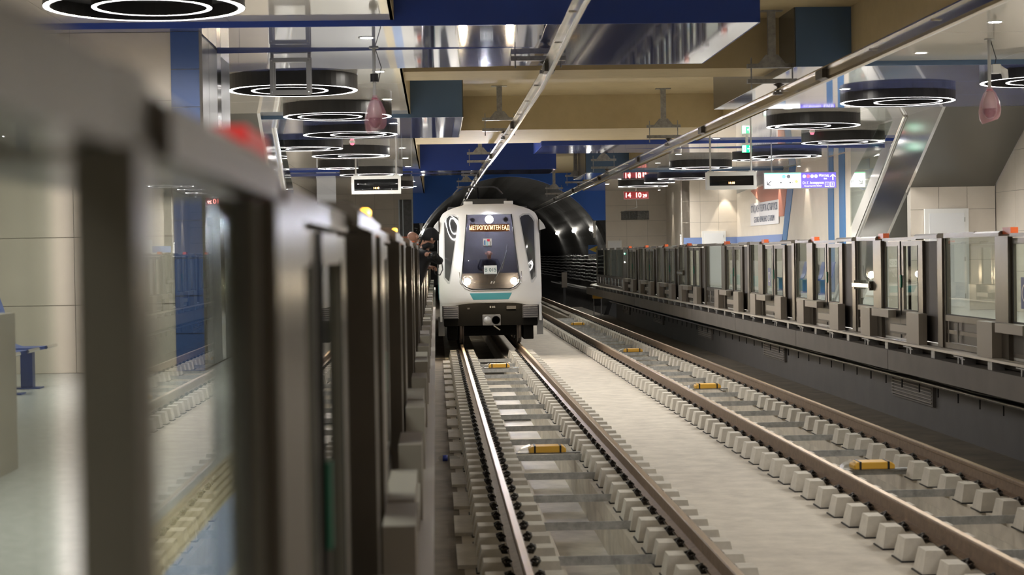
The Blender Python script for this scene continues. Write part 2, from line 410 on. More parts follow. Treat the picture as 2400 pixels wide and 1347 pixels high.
for i in range(n+1):
    t = -.48+(PI+.96)*i/n; prof.append((TC[0]+TRAD*math.cos(t), TC[1]+TRAD*math.sin(t), TC[0]+(TRAD+.18)*math.cos(t), TC[1]+(TRAD+.18)*math.sin(t)))
for i in range(n):
    p, q = prof[i], prof[i+1]
    seg.hexa([(p[0],0,p[1]),(q[0],0,q[1]),(q[0],w,q[1]),(p[0],w,p[1]),(p[2],0,p[3]),(q[2],0,q[3]),(q[2],w,q[3]),(p[2],w,p[3])])
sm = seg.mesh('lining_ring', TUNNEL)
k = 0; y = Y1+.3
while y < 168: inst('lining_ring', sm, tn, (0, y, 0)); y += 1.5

# ================================================================== TRACKS
def rail_profile():
    return [(-.075,-.172),(.075,-.172),(.075,-.160),(.012,-.142),(.009,-.05),(.036,-.036),(.036,-.008),(.028,0),(-.028,0),(-.036,-.008),(-.036,-.036),(-.009,-.05),(-.012,-.142),(-.075,-.160)]
def block_mesh():
    b = MB()
    # rubber boot rim, tapered concrete body with raised shoulders either side of the rail seat
    b.box(-.352, .352, -.165, .165, FZ, FZ+.012, 1)
    P = [(-.342,FZ+.008),(-.305,-.132),(-.16,-.132),(-.13,-.182),(.13,-.182),(.16,-.132),(.305,-.132),(.342,FZ+.008)]
    hy = lambda z: .148-.034*(z-FZ)/(-.132-FZ)
    n = len(P); vs = [(x,-hy(z),z) for x,z in P]+[(x,hy(z),z) for x,z in P]
    fs = [(i,(i+1)%n,n+(i+1)%n,n+i) for i in range(n)]
    for o in (0,n): fs += [(o,o+1,o+2,o+3),(o,o+3,o+4,o+7),(o+4,o+5,o+6,o+7)]
    b.add(vs, fs)
    return b.mesh('sleeper_block', [CONCB, RUBBER])
def clip_mesh():
    b = MB()
    def loop(y0, s):
        return [(.075,y0,-.150),(.10,y0,-.128),(.13,y0+s*.02,-.122),(.15,y0+s*.045,-.135),(.135,y0+s*.075,-.15),(.105,y0+s*.06,-.15),(.09,y0+s*.02,-.146)]
    b.tube(loop(-.005,-1), .0095, 6); b.tube(loop(.005,1), .0095, 6)
    b.tube([(.118,0,-.19),(.118,0,-.105)], .012, 6); b.tube([(.118,0,-.125),(.118,0,-.108)], .016, 6)
    b.box(.085,.15,-.055,.055,-.186,-.165)
    return b.mesh('rail_clip', CLIP, True)
BM, CM = block_mesh(), clip_mesh()
def track(xc, label, y_off, y_end, y_clip, tie0, ties, x0, x1):
    t = thing('railway_track', label, 'railway track', (xc, 0, 0))
    for s in (-1, 1):
        r = MB().prism(rail_profile(), 'y', 2, 150).build('rail', RAILM, t, loc=(s*.7535, 0, 0))
        MB().box(-.027, .027, 2, 150, -.001, .0015).build('running_surface', RAILT, r)
    far = MB(); nb = 0
    for s in (-1, 1):
        k = 0
        while True:
            y = y_off+k*.63+(.0 if s < 0 else .12); k += 1
            if y > y_end: break
            o = inst('sleeper_block', BM, t, (s*.7535, y, 0))
            if y < y_clip:
                inst('rail_clip', CM, o); inst('rail_clip', CM, o, (0,0,0), PI)
    # distant clips joined
    b = MB()
    for s in (-1, 1):
        y = y_clip
        while y < y_end:
            for q in (-1, 1): b.box(s*.7535+q*.115-.03, s*.7535+q*.115+.03, y-.05, y+.05, -.18, -.11)
            y += .63
    if y_end > y_clip: b.build('distant_clips', CLIP, t)['kind'] = 'stuff'
    tm = MB().box(x0-xc-.11, x1-xc+.11, -.006, .006, -.315, -.235).mesh('gauge_bar', mat('gauge_bar_zinc', (.42,.42,.41), .5, .35, noise=.3, scale=11))
    for i in range(ties): inst('gauge_bar', tm, t, (0, tie0+1.89*i, 0))
    return t
track(1.4, 'concrete-block railway track under the approaching train', 12.195, 45.6, 46, 12.88, 17, 1.05, 1.75)
track(5.0, 'empty concrete-block railway track beside the right platform', 12.25, 72, 46, 12.68, 31, 4.62, 5.46)
# concrete pads between the left platform wall and the track
pm = MB().box(-.09, .09, -.55, .55, 0, .035).mesh('pad', CONCB)
gp = 0
for i in range(18):
    o = inst('floor_pad', pm, None, (.235-.004*(i % 3), 13.6+i*1.75, FZ)); struct(o)
# drain grate, plastic bottle in the side channel
g = thing('drain_grate', 'black drain grate lying across the trench of the left track', 'drain grate', (1.4, 33.0, -.80))
MB().box(-.34,.34,-.01,.01,0,.05).box(-.34,.34,.28,.30,0,.05).build('frame', BLACK, g)
gm = MB().box(-.012,.012,0,.29,.01,.05).mesh('grate_bar', BLACK)
for i in range(12): inst('grate_bar', gm, g, (-.31+i*.056, 0, 0))
g = thing('plastic_bottle', 'crumpled clear plastic bottle with a blue label beside the left track', 'bottle', (.12, 22.6, FZ+.045))
PLAST = glass('clear_plastic', (.85,.86,.86), 1.4, .1)
MB().tube([(-.13,0,0),(-.11,0,0),(-.08,0,0),(.06,0,.0),(.1,0,0),(.125,0,0),(.15,0,0)],[.012,.038,.04,.04,.035,.014,.013],10).build('body', PLAST, g, True)
MB().tube([(-.075,0,0),(-.01,0,0)],.0415,10).build('label_band', mat('label_blue',(.02,.04,.25),.4), g, True)
# sensor tags wrapped in film (yellow) on clear bars
YEL = mat('balise_yellow', (.72,.40,.05), .45); FILM = glass('film', (.9,.9,.88), 1.35, .25)
BSP = [(1.4,22.6,'yellow balise on the left track, the nearer one'),(1.4,39.8,'yellow balise on the left track close in front of the train'),
 (5.05,20.2,'nearest yellow balise on the empty right track'),(5.05,32.6,'second yellow balise on the empty right track'),(5.05,45.0,'third yellow balise on the empty right track'),(5.05,62.6,'farthest yellow balise on the empty right track')]
bal = None
for x, y, lab in BSP:
    g = thing('balise', lab, 'balise', (x, y, -.30), 0, 'yellow balises between the rails')
    b = MB(); b.prism([(-.24,.0),(.24,.0),(.24,.05),(.2,.085),(-.2,.085),(-.24,.05)], 'y', -.13, .13); b.build('housing', YEL, g, bevel=.012, loc=(0,0,.07))
    for s in (-1,1): MB().box(s*.165-.012, s*.165+.012, -.134, .134, .068, .16).build('strap', BLACK, g)
    MB().box(-.56,.56,-.05,.05,.045,.065).build('support_bar', GALV, g)
    b = MB(); b.hexa([(-.38,-.12,.07),(-.22,-.14,.065),(-.22,.14,.065),(-.38,.1,.07),(-.34,-.08,.12),(-.22,-.12,.165),(-.22,.12,.165),(-.34,.08,.12)]); b.build('film_wrap', FILM, g)

# ================================================================== OVERHEAD CONDUCTOR RAILS
ALU = mat('aluminium_profile', (.60,.58,.55), .22, 1.0)
def cond_profile():
    return [(-.045,.11),(-.012,.11),(-.012,.03),(-.02,.0),(-.008,-.012),(.008,-.012),(.02,.0),(.012,.03),(.012,.11),(.045,.11),(.045,.122),(-.045,.122)]
def conductor(label, path):
    c = thing('overhead_conductor_rail', label, 'conductor rail')
    P = cond_profile(); n = len(P); vs = []; fs = []
    for (x,y,z) in path: vs += [(x+u*1.4, y, z+v*1.4) for u,v in P]
    for i in range(len(path)-1):
        for k in range(n): fs.append((i*n+k, i*n+(k+1)%n, (i+1)*n+(k+1)%n, (i+1)*n+k))
    fs += [tuple(range(n)), tuple((len(path)-1)*n+k for k in range(n))]
    MB().add(vs, fs).build('profile', ALU, c)
    y = 12.3
    def at(yy):
        for a, q in zip(path, path[1:]):
            if a[1] <= yy <= q[1]:
                t = (yy-a[1])/(q[1]-a[1]); return a[0]+(q[0]-a[0])*t, a[2]+(q[2]-a[2])*t
        return path[-1][0], path[-1][2]
    sm = MB().box(-.066,.066,-.2,.2,.04,.15).mesh('splice_plate', STEELD)
    while y < 75:
        xx, zz = at(y); inst('splice_plate', sm, c, (xx, y, zz)); y += 10.0
    bt = MB().tube([(-.07,0,.11),(.07,0,.11)],.012,6).mesh('bolt', STEELL)
    y = 12.2
    while y < 75:
        xx, zz = at(y); inst('bolt', bt, c, (xx, y, zz)); y += 2.5
    return at
LPATH = [(1.45,-5,4.60),(1.42,10,4.60),(1.40,16,4.60),(1.50,24,4.60),(1.48,34,4.60),(1.38,45,4.60),(1.30,60,4.60),(1.3,120,4.60)]
RPATH = [(5.0,-5,4.48),(5.0,10,4.48),(5.02,20,4.48),(5.0,30,4.48),(4.95,45,4.48),(4.95,60,4.48),(4.98,120,4.48)]
atL = conductor('silver overhead conductor rail above the left track', LPATH)
atR = conductor('silver overhead conductor rail above the right track', RPATH)
CER = mat('insulator_brown', (.10,.085,.07), .35)
def hanger(at, y, label, zt=HZ, off=-.1):
    x, z = at(y); h = thing('conductor_hanger', label, 'hanger', (x+off, y, 0), 0, 'conductor rail hangers')
    zu, zl = z+.52, z+.30
    if zt-zu > .2:
        MB().box(-.16,.16,-.08,.08,zt-.015,zt).build('top_plate', GALV, h)
        MB().box(-.055,.055,-.04,.04,zu+.05,zt-.015).build('post', GALV, h)
    b = MB(); b.prism([(-.2,zu+.03),(.2,zu+.03),(.09,zu+.16),(-.09,zu+.16)],'y',-.03,.03); b.build('gusset', GALV, h)
    MB().box(-.36,.36,-.045,.045,zu-.03,zu+.03).build('upper_bar', GALV, h)
    MB().box(-.36,.36,-.045,.045,zl-.03,zl+.03).build('lower_bar', GALV, h)
    for s in (-1,1): MB().tube([(s*.30,0,zl-.12),(s*.30,0,zu+.12)],.011,6).build('threaded_rod', GALV, h)
    ins = MB().lathe([(.0,.0),(.03,.0),(.035,.03),(.075,.06),(.03,.075),(.035,.1),(.085,.13),(.03,.15),(.025,.2),(0,.2)],14,(-off,0,z+.12)).build('insulator', CER, h, True)
    MB().box(-off-.08,-off+.08,-.05,.05,z+.10,z+.145).build('clamp', GALV, h)
    return h
for y, lab, zt in [(23.0,'hanger of the left conductor rail under the nearest blue ceiling band',BZ+.45),(36.0,'hanger of the left conductor rail on the cream ceiling, second from the camera',HZ),(48.0,'hanger of the left conductor rail beyond the cream beam',HZ),(56.0,'hanger of the left conductor rail at the last blue band',BZ),(66,'hanger of the left conductor rail just before the tunnel',HZ)]:
    hanger(atL, y, lab, zt)
for y, lab, zt in [(25.2,'hanger of the right conductor rail nearest the camera',HZ),(37.0,'hanger of the right conductor rail on the cream ceiling in the middle',HZ),(50.0,'hanger of the right conductor rail behind the long blue band',HZ),(60,'hanger of the right conductor rail beside the small far ceiling block',HZ),(71,'hanger of the right conductor rail in front of the tunnel mouth',HZ)]:
    hanger(atR, y, lab, zt)

# ================================================================== PLATFORM EDGE DOORS
# local frame of a module: x = d (distance back from the ledge edge), y = r along the fence, z = height
ZB, ZT = 1.03, 2.50
def module_meshes():
    m = {}
    m['pillar'] = MB().box(.17,.228,.94,1.405,ZB,2.45).mesh('pillar', STEEL)
    m['post'] = MB().box(.17,.285,-2.195,-1.98,ZB,2.455).mesh('post', STEEL)
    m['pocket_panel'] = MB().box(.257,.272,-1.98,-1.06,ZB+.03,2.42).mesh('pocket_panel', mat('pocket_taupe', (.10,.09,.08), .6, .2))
    m['pocket_glass'] = MB().box(.225,.235,-2.13,-1.12,1.46,2.455).mesh('pocket_glass', GLASS)
    m['slim_post'] = MB().box(.17,.215,-2.195,-2.13,ZB,2.455).mesh('post', STEEL)
    m['top_rail'] = MB().box(.19,.25,-2.195,-.88,2.457,2.515).mesh('top_rail', STEEL)
    m['header'] = MB().box(.195,.30,-.875,.94,2.44,2.485).mesh('header', STEEL)
    m['cover'] = MB().prism([(.175,2.455),(.175,2.495),(.20,2.515),(.38,2.515),(.38,2.455)],'y',1.28,2.25).mesh('cover', STEEL)
    m['cover2'] = MB().prism([(.165,2.455),(.165,2.495),(.19,2.52),(.38,2.52),(.38,2.455)],'y',-1.98,-.88).mesh('cover', STEEL)
    m['box1'] = MB().box(.055,.17,1.19,1.76,ZB-.005,1.445).mesh('sensor_box', STEELB)
    m['box2'] = MB().box(.055,.17,-1.47,-.85,ZB-.005,1.445).mesh('sensor_box', STEELB)
    m['hbox'] = MB().box(.065,.18,.15,1.11,1.335,1.445).mesh('upper_sensor_arm', STEELB)
    m['lbox'] = MB().box(.065,.18,-.84,.05,1.155,1.255).mesh('lower_sensor_arm', STEELB)
    m['threshold'] = MB().box(.10,.40,-1.8,.95,ZB-.03,ZB).mesh('threshold', STEELL)
    m['leafA'] = (MB().box(.215,.255,.0,.16,ZB+.02,2.43).box(.215,.255,.16,.93,ZB+.02,1.46).box(.215,.255,.16,.93,2.36,2.43).box(.215,.255,.89,.93,1.46,2.36).mesh('door_leaf', STEEL))
    m['glassA'] = MB().box(.230,.240,.16,.89,1.46,2.36).mesh('glass_pane', GLASS)
    m['leafB'] = (MB().box(.215,.255,-.155,-.005,ZB+.02,2.43).box(.215,.255,-1.12,-.155,ZB+.02,1.46).box(.215,.255,-1.12,-.155,2.36,2.43).box(.215,.255,-1.12,-.89,1.46,2.36).mesh('door_leaf', STEEL))
    m['glassB'] = MB().box(.230,.240,-.89,-.155,1.46,2.36).mesh('glass_pane', GLASS)
    m['seal'] = MB().box(.205,.215,-.012,.012,ZB+.02,2.43).mesh('door_seal', RUBBER)
    m['strip'] = MB().box(.195,.215,-.06,.0,1.77,1.95).mesh('green_strip', GREEN)
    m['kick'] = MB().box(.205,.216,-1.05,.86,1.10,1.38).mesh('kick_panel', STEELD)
    m['gasketA'] = MB().box(.212,.216,.15,.165,1.45,2.37).box(.212,.216,.875,.895,1.45,2.37).box(.212,.216,.15,.89,1.45,1.465).mesh('gasket', RUBBER)
    m['gasketB'] = MB().box(.212,.216,-.165,-.15,1.45,2.37).box(.212,.216,-.895,-.875,1.45,2.37).box(.212,.216,-.89,-.15,1.45,1.465).mesh('gasket', RUBBER)
    m['beacon'] = MB().box(.22,.31,.98,1.27,2.475,2.555).mesh('beacon', ORANGE)
    m['beacon_on'] = MB().box(.22,.31,.98,1.27,2.475,2.555).mesh('beacon', ORANGEL)
    m['beacon_red'] = MB().box(.22,.31,.98,1.27,2.475,2.555).mesh('beacon', REDL)
    return m
MM = module_meshes()
DECB = mat('decal_blue', (.03,.06,.22), .4); DECW = mat('decal_white', (.75,.75,.73), .5)
def door_module(side, G, label, group, beacon='beacon', opened=False, decal=False):
    loc, rot = ((6.43, G, 0), 0) if side == 'R' else ((-.03, G, -.045), PI)
    t = thing('platform_door', label, 'platform door', loc, rot, group)
    first = side == 'L' and G < 2
    for k in ('pillar','slim_post' if first else 'post','pocket_glass' if first else 'pocket_panel','header','cover','top_rail' if first else 'cover2','box1','box2','hbox','lbox','threshold'):
        inst(MM[k].name.split('.')[0], MM[k], t)
    inst('beacon', MM[beacon], t)
    sa, sb = (.86, -.86) if opened else (0, 0)
    dd = .045 if opened else 0
    for leaf, gl, gk, sh in (('leafA','glassA','gasketA',sa),('leafB','glassB','gasketB',sb)):
        o = inst('door_leaf', MM[leaf], t, (dd, sh, 0)); inst('glass_pane', MM[gl], o); inst('gasket', MM[gk], o)
        if leaf == 'leafA' : inst('green_strip', MM['strip'], o); inst('door_seal', MM['seal'], o)
        if decal and leaf == 'leafA':
            d = MB().prism([(.40,1.62),(.66,1.62),(.66,1.98),(.40,1.98)],'x',.226,.229).build('warning_decal', DECB, o)
            MB().add([( .2255,.53+.10*math.cos(a*PI/12),1.80+.10*math.sin(a*PI/12)) for a in range(24)]+[(.2255,.53+.085*math.cos(a*PI/12),1.80+.085*math.sin(a*PI/12)) for a in range(24)],
                [(a,(a+1)%24,24+(a+1)%24,24+a) for a in range(24)]).build('decal_ring', DECW, o)
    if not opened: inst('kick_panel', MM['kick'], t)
    return t
def fixed_panel(side, r0, r1, label, group, pushbar=False, solid=False):
    """fixed glazed bay between two door modules; r0<r1 along world Y"""
    L = r1-r0; yc = (r0+r1)/2
    loc, rot = ((6.43, yc, 0), 0) if side == 'R' else ((-.03, yc, -.045), PI)
    t = thing('fixed_glass_bay', label, 'glass screen', loc, rot, group); h = L/2
    b = MB()  .box(.19,.226,min(-h+.85,h-.1),h,2.455,2.52)  .box(.19,.226,-h+.06,h-.06,1.38,1.455)  .box(.19,.226,-h+.06,h-.06,ZB,1.10)  .box(.19,.226,-h,-h+.06,ZB,2.45)  .box(.19,.226,h-.06,h,ZB,2.45)
    b.build('frame', STEEL, t)
    MB().box(.214,.224,-h+.06,h-.06,1.455,2.45).build('glass_pane', GLASS, t)
    MB().box(.205,.209,-h+.06,h-.06,1.455,1.47).box(.205,.209,-h+.06,-h+.072,1.47,2.45).box(.205,.209,h-.072,h-.06,1.47,2.45).build('gasket', RUBBER, t)
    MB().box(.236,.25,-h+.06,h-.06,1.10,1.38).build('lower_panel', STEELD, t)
    MB().box(.21,.236,-h+.06,h-.06,1.215,1.265).build('mid_rail', STEEL, t)
    for k in range(max(1, round(L/1.0))-0):
        yy = -h+L*(k+.5)/max(1, round(L/1.0)); MB().tube([(.205,yy,1.12),(.205,yy,1.37)],.012,8).build('grab_bar', STEELL, t)
    if pushbar:
        MB().box(.10,.135,-h+.02,h-.04,1.74,1.80).build('push_bar', STEELL, t)
        for yy in (-h+.06, h-.1): MB().box(.12,.2,yy-.02,yy+.02,1.70,1.84).build('push_bar_bracket', STEEL, t)
    return t
RG = [9.57, 14.27, 19.0, 24.77, 29.5, 34.2, 38.84, 44.84, 49.5, 54.2, 58.95]
LG = [-.94, 3.63, 7.8, 12.5, 17.2, 22.05, 26.8, 31.5, 37.3, 42.0, 46.7, 51.4, 57.2, 61.9, 66.6]
gd, gb = 'platform screen doors along the right platform', 'fixed glass bays along the right platform'
for i, G in enumerate(RG):
    door_module('R', G, ORD[i]+' steel and glass platform door of the right fence, counted from the camera', gd, decal=(i in (2, 5)))
    if i+1 < len(RG):
        fixed_panel('R', G+1.41, RG[i+1]-2.2, ORD[i]+' fixed glass bay of the right fence, counted from the camera', gb, pushbar=(i in (3, 7)))
y = RG[-1]+1.41
fixed_panel('R', y, y+1.2, 'grey control bay of the right fence with small indicator lamps', gb)
y += 1.2
for i, L in enumerate((2.4, 2.4, 2.4, 3.2)):
    fixed_panel('R', y, y+L, ['first','second','third','last'][i]+' plain glass bay at the tunnel end of the right fence', gb); y += L
cab = tag(MB().box(6.60,6.64,60.5,61.5,1.1,2.48).build('control_panel', STEEL), 'flat steel control panel with indicator lamps on the far right fence', 'control panel')
for k,(c,e) in enumerate([((.1,.9,.5),6),((.2,.2,.2),0),((.2,.2,.2),0),((.9,.9,.8),5)]):
    MB().box(6.585,6.6,60.9,61.0,2.28-k*.1,2.32-k*.1).build('indicator_lamp', mat('ind%d'%k, c, .4, emit=c, est=e), cab)
gd, gb = 'platform screen doors along the left platform', 'fixed glass bays along the left platform'
for i, G in enumerate(LG):
    door_module('L', G, ORD[i]+' steel and glass platform door of the left fence, counted from the camera', gd, beacon=('beacon_red' if i == 1 else 'beacon_on' if i in (2,3) else 'beacon'), opened=(i == 5))
    if i+1 < len(LG):
        fixed_panel('L', G+2.2, LG[i+1]-1.41, ORD[i]+' fixed glass bay of the left fence, counted from the camera', gb)
# steel ledges and their brackets
for X0, X1, lab, s in ((6.43,6.66,'steel ledge under the right platform fence',1), (-.24,-.03,'steel ledge under the left platform fence',-1)):
    t = thing('platform_ledge', lab, 'ledge')
    y = Y0
    lm = None
    while y < Y1-2:
        y2 = min(y+4.7, Y1-2)
        MB().box(X0, X1, y+.004, y2-.004, ZB-.035, ZB-.006).build('ledge_plate', mat('ledge_steel', (.62,.58,.52), .4, .35), t); y = y2
    if s > 0:
        br = MB().box(.03,.2,-.20,.20,.965,.98).box(.04,.2,-.16,-.10,.885,.965).box(.04,.2,.02,.06,.885,.965).box(.04,.2,-.24,-.05,.945,.958).mesh('ledge_bracket', GALV)
        b2 = MB().box(.05,.2,-.08,.08,.885,.985).mesh('ledge_block', GALV)
        y = 12.0; k = 0
        while y < 72:
            inst('ledge_bracket' if k % 2 == 0 else 'ledge_block', br if k % 2 == 0 else b2, t, (X0, y, 0)); y += 1.18; k += 1

# ================================================================== RING PENDANTS AND DOWNLIGHTS
def ring_mesh(R, ri, w, h):
    """outer wall drum with luminous underside"""
    return None
def ring_light(x, y, R, ox, oy, label, group):
    zc = CZ; zb = 4.80
    t = thing('ring_light', label, 'ring light', (x, y, 0), 0, group)
    n = 64
    w_ = .052
    MB().lathe([(R-.075,zc),(R,zc),(R,zb),(R-.006,zb),(R-.006,zb+.012),(R-.006-w_,zb+.012),(R-.006-w_,zb),(R-.075,zb)], n, closed=True).build('outer_drum', BLACK, t)
    MB().lathe([(R-.0065,zb+.008),(R-.0055-w_,zb+.008)], n).build('outer_glow', RINGL, t)
    MB().lathe([(0,zc-.02),(R-.075,zc-.02),(R-.075,zc-.09),(0,zc-.09)], n).build('backplate', BLACKM, t)
    r = R*.60; w_ = .042
    MB().lathe([(r-.055,zc-.09),(r,zc-.09),(r,zb),(r-.006,zb),(r-.006,zb+.012),(r-.006-w_,zb+.012),(r-.006-w_,zb),(r-.055,zb)], n, (ox,oy,0), closed=True).build('inner_drum', BLACK, t)
    MB().lathe([(r-.0065,zb+.008),(r-.0055-w_,zb+.008)], n, (ox,oy,0)).build('inner_glow', RINGL, t)
    return t
RL = [(-2.80,17.3,.97,.07,0),(-2.06,26.0,.95,-.05,0),(-1.68,30.9,.95,-.13,0),(-1.68,35.5,.95,.16,0),(-2.90,39.9,.84,.05,0),(-2.03,43.0,.95,.25,0),(-2.67,48.9,.56,0,0),(-1.90,53.0,.95,.1,0),(-1.7,63.0,.95,0,0),(-2.0,8.0,.95,.1,0),(-2.6,0,.95,-.1,0),(-2.0,-9,.95,0,0)]
RR = [(9.2,26.0,.95,0,0),(7.84,29.3,.955,.18,0),(7.6,34.8,.93,-.21,0),(9.47,40.2,.95,0,0),(9.3,46.0,.94,.1,0),(8.7,47.5,.56,0,0),(7.9,51.7,.93,0,0),(8.5,59.0,.95,0,0),(8.0,62.0,.55,0,0),(7.8,65.3,.93,0,0),(8.2,18.0,.95,0,0),(9.0,11,.95,0,0),(8,3,.95,0,0),(9,-8,.95,0,0)]
for side, lst in (('left', RL), ('right', RR)):
    vis = sorted(lst, key=lambda r: r[1]); k = 0
    for r in vis:
        behind = r[1] < (12 if side == 'left' else 20)
        if behind: lab = 'round black twin-ring pendant over the %s platform, %s' % (side, {8.0:'just out of view above the camera',0:'level with the camera',-9:'behind the camera',18.0:'just out of view at the right',11:'near the camera',3:'beside the camera',-8:'behind the camera'}[r[1]])
        else:
            lab = '%s black pendant with two glowing rings over the %s platform%s' % (ORD[k], side, ', a small one' if r[2] < .6 else ''); k += 1
        ring_light(*r, lab, 'ring pendants over the %s platform' % side)
DLM = MB().lathe([(.0,0),(.075,0),(.075,.004),(0,.004)], 20).mesh('lamp_face', DOWNL)
DRM = MB().lathe([(.075,-.006),(.1,-.006),(.1,.01),(.075,.01)], 20, closed=True).mesh('trim_ring', WHITEP)
def downlight(x, y, z, label, group):
    t = thing('downlight', label, 'downlight', (x, y, z), 0, group)
    inst('lamp_face', DLM, t, (0,0,-.004)); inst('trim_ring', DRM, t)
bandz = lambda y, bands: BZ if any(a <= y <= e for a, e, _ in bands) else CZ
for i, y in enumerate([16.4,21.0,25.5,30.0,34.5,39.0,43.5,48.0,52.5,58.5,63,67.5]):
    downlight(-.78, y, bandz(y, BANDS_L)-.001, ORD[i]+' downlight in the ceiling edge of the left platform', 'downlights over the left platform edge')
downlight(-3.96, 21.0, BZ-.05, 'single downlight beside the lift wall of the left platform', 'downlights over the left platform edge')
for i, y in enumerate([20.7,23.9,28.4,33.0,37.5,41.5,48.0,52.5,63.5,68]):
    downlight(6.73, y, bandz(y, BANDS_R)-.001, ORD[i]+' downlight in the ceiling edge of the right platform', 'downlights over the right platform edge')
# wall-washing spots on the far right platform (real spot lamps in small cans)
def wall_spot(x, y, label, tx, ty, power=25):
    t = thing('wall_spot', label, 'spotlight', (x, y, CZ), 0, 'wall washing spots on the right platform')
    MB().lathe([(.05,0),(.06,0),(.06,-.12),(.05,-.12)], 16, closed=True).build('can', GREYP, t)
    MB().lathe([(0,-.11),(.05,-.11),(.05,-.105),(0,-.105)], 16).build('lamp_face', DOWNL, t)
    l = bpy.data.lights.new('spot_lamp', 'SPOT'); l.energy = power; l.spot_size = math.radians(48); l.spot_blend = .25; l.color = (1,.9,.75); l.shadow_soft_size = .04
    o = bpy.data.objects.new('spot_lamp', l); COL.objects.link(o); o.parent = t; o.location = (0,0,-.13)
    d = Vector((tx-x, ty-y, 1.0-CZ)); o.rotation_euler = d.to_track_quat('-Z','Y').to_euler()
for i, (x, y, tx, ty) in enumerate([(11.2,61.8,11.35,61.8),(11.2,57.6,11.35,57.6),(11.2,53.4,11.35,53.4),(9.3,72.2,9.7,72.2),(11.0,65.7,11.0,65.9)]):
    wall_spot(x, y, ['wall spot beside the stadium banner','wall spot at the red mural','wall spot left of the blue wall stripes','wall spot by the curved far wall','wall spot above the far white door'][i], tx, ty)

# ================================================================== HANGING EQUIPMENT
PINK = mat('pink_bag', (.55,.13,.19), .3, spec=.5); PINKG = mat('pink_film', (.80,.36,.44), .25); PINKG.node_tree.nodes['Principled BSDF'].inputs['Alpha'].default_value = .34
def bagged_camera(x, y, zt, zb, label, box=False):
    t = thing('bagged_camera', label, 'security camera', (x, y, 0))
    MB().tube([(0,0,zt),(0,0,zb+.4)], .022, 10).build('pole', GREYP, t)
    MB().lathe([(0,zt),(.06,zt),(.06,zt-.015),(0,zt-.015)], 16).build('ceiling_plate', GREYP, t)
    MB().lathe([(0,zb+.40),(.05,zb+.38),(.085,zb+.28),(.095,zb+.17),(0,zb+.17)], 18).build('camera_body', GREYP, t, True)
    MB().lathe([(.0,zb+.16),(.092,zb+.165),(.085,zb+.1),(.05,zb+.05),(0,zb+.035)], 18).build('dome', mat('dome_dark',(.03,.015,.02),.15), t, True)
    b = MB(); n = 20; prof = [(.03,.45),(.035,.42),(.075,.36),(.115,.25),(.13,.15),(.12,.05),(.09,.0)]
    vs = []; fs = []; m = len(prof)
    for k in range(n):
        a = 2*PI*k/n; wv = 1+.12*math.sin(3*a+1)+.06*math.sin(7*a)
        for r, z in prof: vs.append((r*wv*math.cos(a)*1.05, r*wv*math.sin(a), zb+z+.03*math.cos(a)*(1-z/.45)))
    for k in range(n):
        for i in range(m-1): fs.append((k*m+i, ((k+1)%n)*m+i, ((k+1)%n)*m+i+1, k*m+i+1))
    b.add(vs, fs).build('plastic_bag', PINKG, t, True)
    MB().lathe([(.03,zb+.40),(.042,zb+.41),(.03,zb+.42)], 10).build('tie', PINK, t)
    b = MB(); b.tube([(.02,0,zt-.02),(.09,0,zt-.25),(.05,0,zb+.62)], .006, 6).build('cable', RUBBER, t, True)
    if box:
        MB().box(.03,.14,-.05,.05,zb+.62,zb+.74).build('junction_box', WHITEP, t, bevel=.01)
        MB().tube([(.1,0,zb+.7),(.2,0,zb+.64),(.21,0,zb+.56)], [.05,.05,.04], 12).build('speaker_cup', WHITEP, t, True)
    else:
        MB().lathe([(0,zb+.72),(.05,zb+.72),(.05,zb+.62),(0,zb+.62)], 12).build('junction_box', BLACK, t)
bagged_camera(-.73, 22.0, BZ, 3.90, 'domed camera wrapped in a pink plastic bag, hanging over the left platform edge')
bagged_camera(7.2, 22.4, CZ, 3.95, 'domed camera wrapped in a pink plastic bag, hanging over the right platform', True)
t = thing('monitor_frame', 'empty grey double monitor frame hanging beside the near left ring light', 'monitor frame', (-1.80, 22.4, 0))
for xx in (-.235, .235): MB().box(xx-.02, xx+.02, -.02, .02, 4.86, BZ).build('drop_post', GREYP, t)
for yy, dz in ((-.12,0),(.12,.03)):
    b = MB(); z0, z1 = 4.40+dz, 4.86+dz
    b.box(-.255,-.205,yy-.02,yy+.02,z0,z1).box(.205,.255,yy-.02,yy+.02,z0,z1).box(-.205,.205,yy-.02,yy+.02,z0,z0+.05).box(-.205,.205,yy-.02,yy+.02,z1-.05,z1)
    b.build('frame', GREYP, t)
    for xx in (-.23,.23):
        for zz in (z0+.03, z1-.03): MB().tube([(xx,yy-.03,zz),(xx,yy-.018,zz)],.009,8).build('bolt', STEELL, t)
LEDO = mat('led_amber', (.3,.1,.0), .5, emit=(1,.42,.12), est=7)
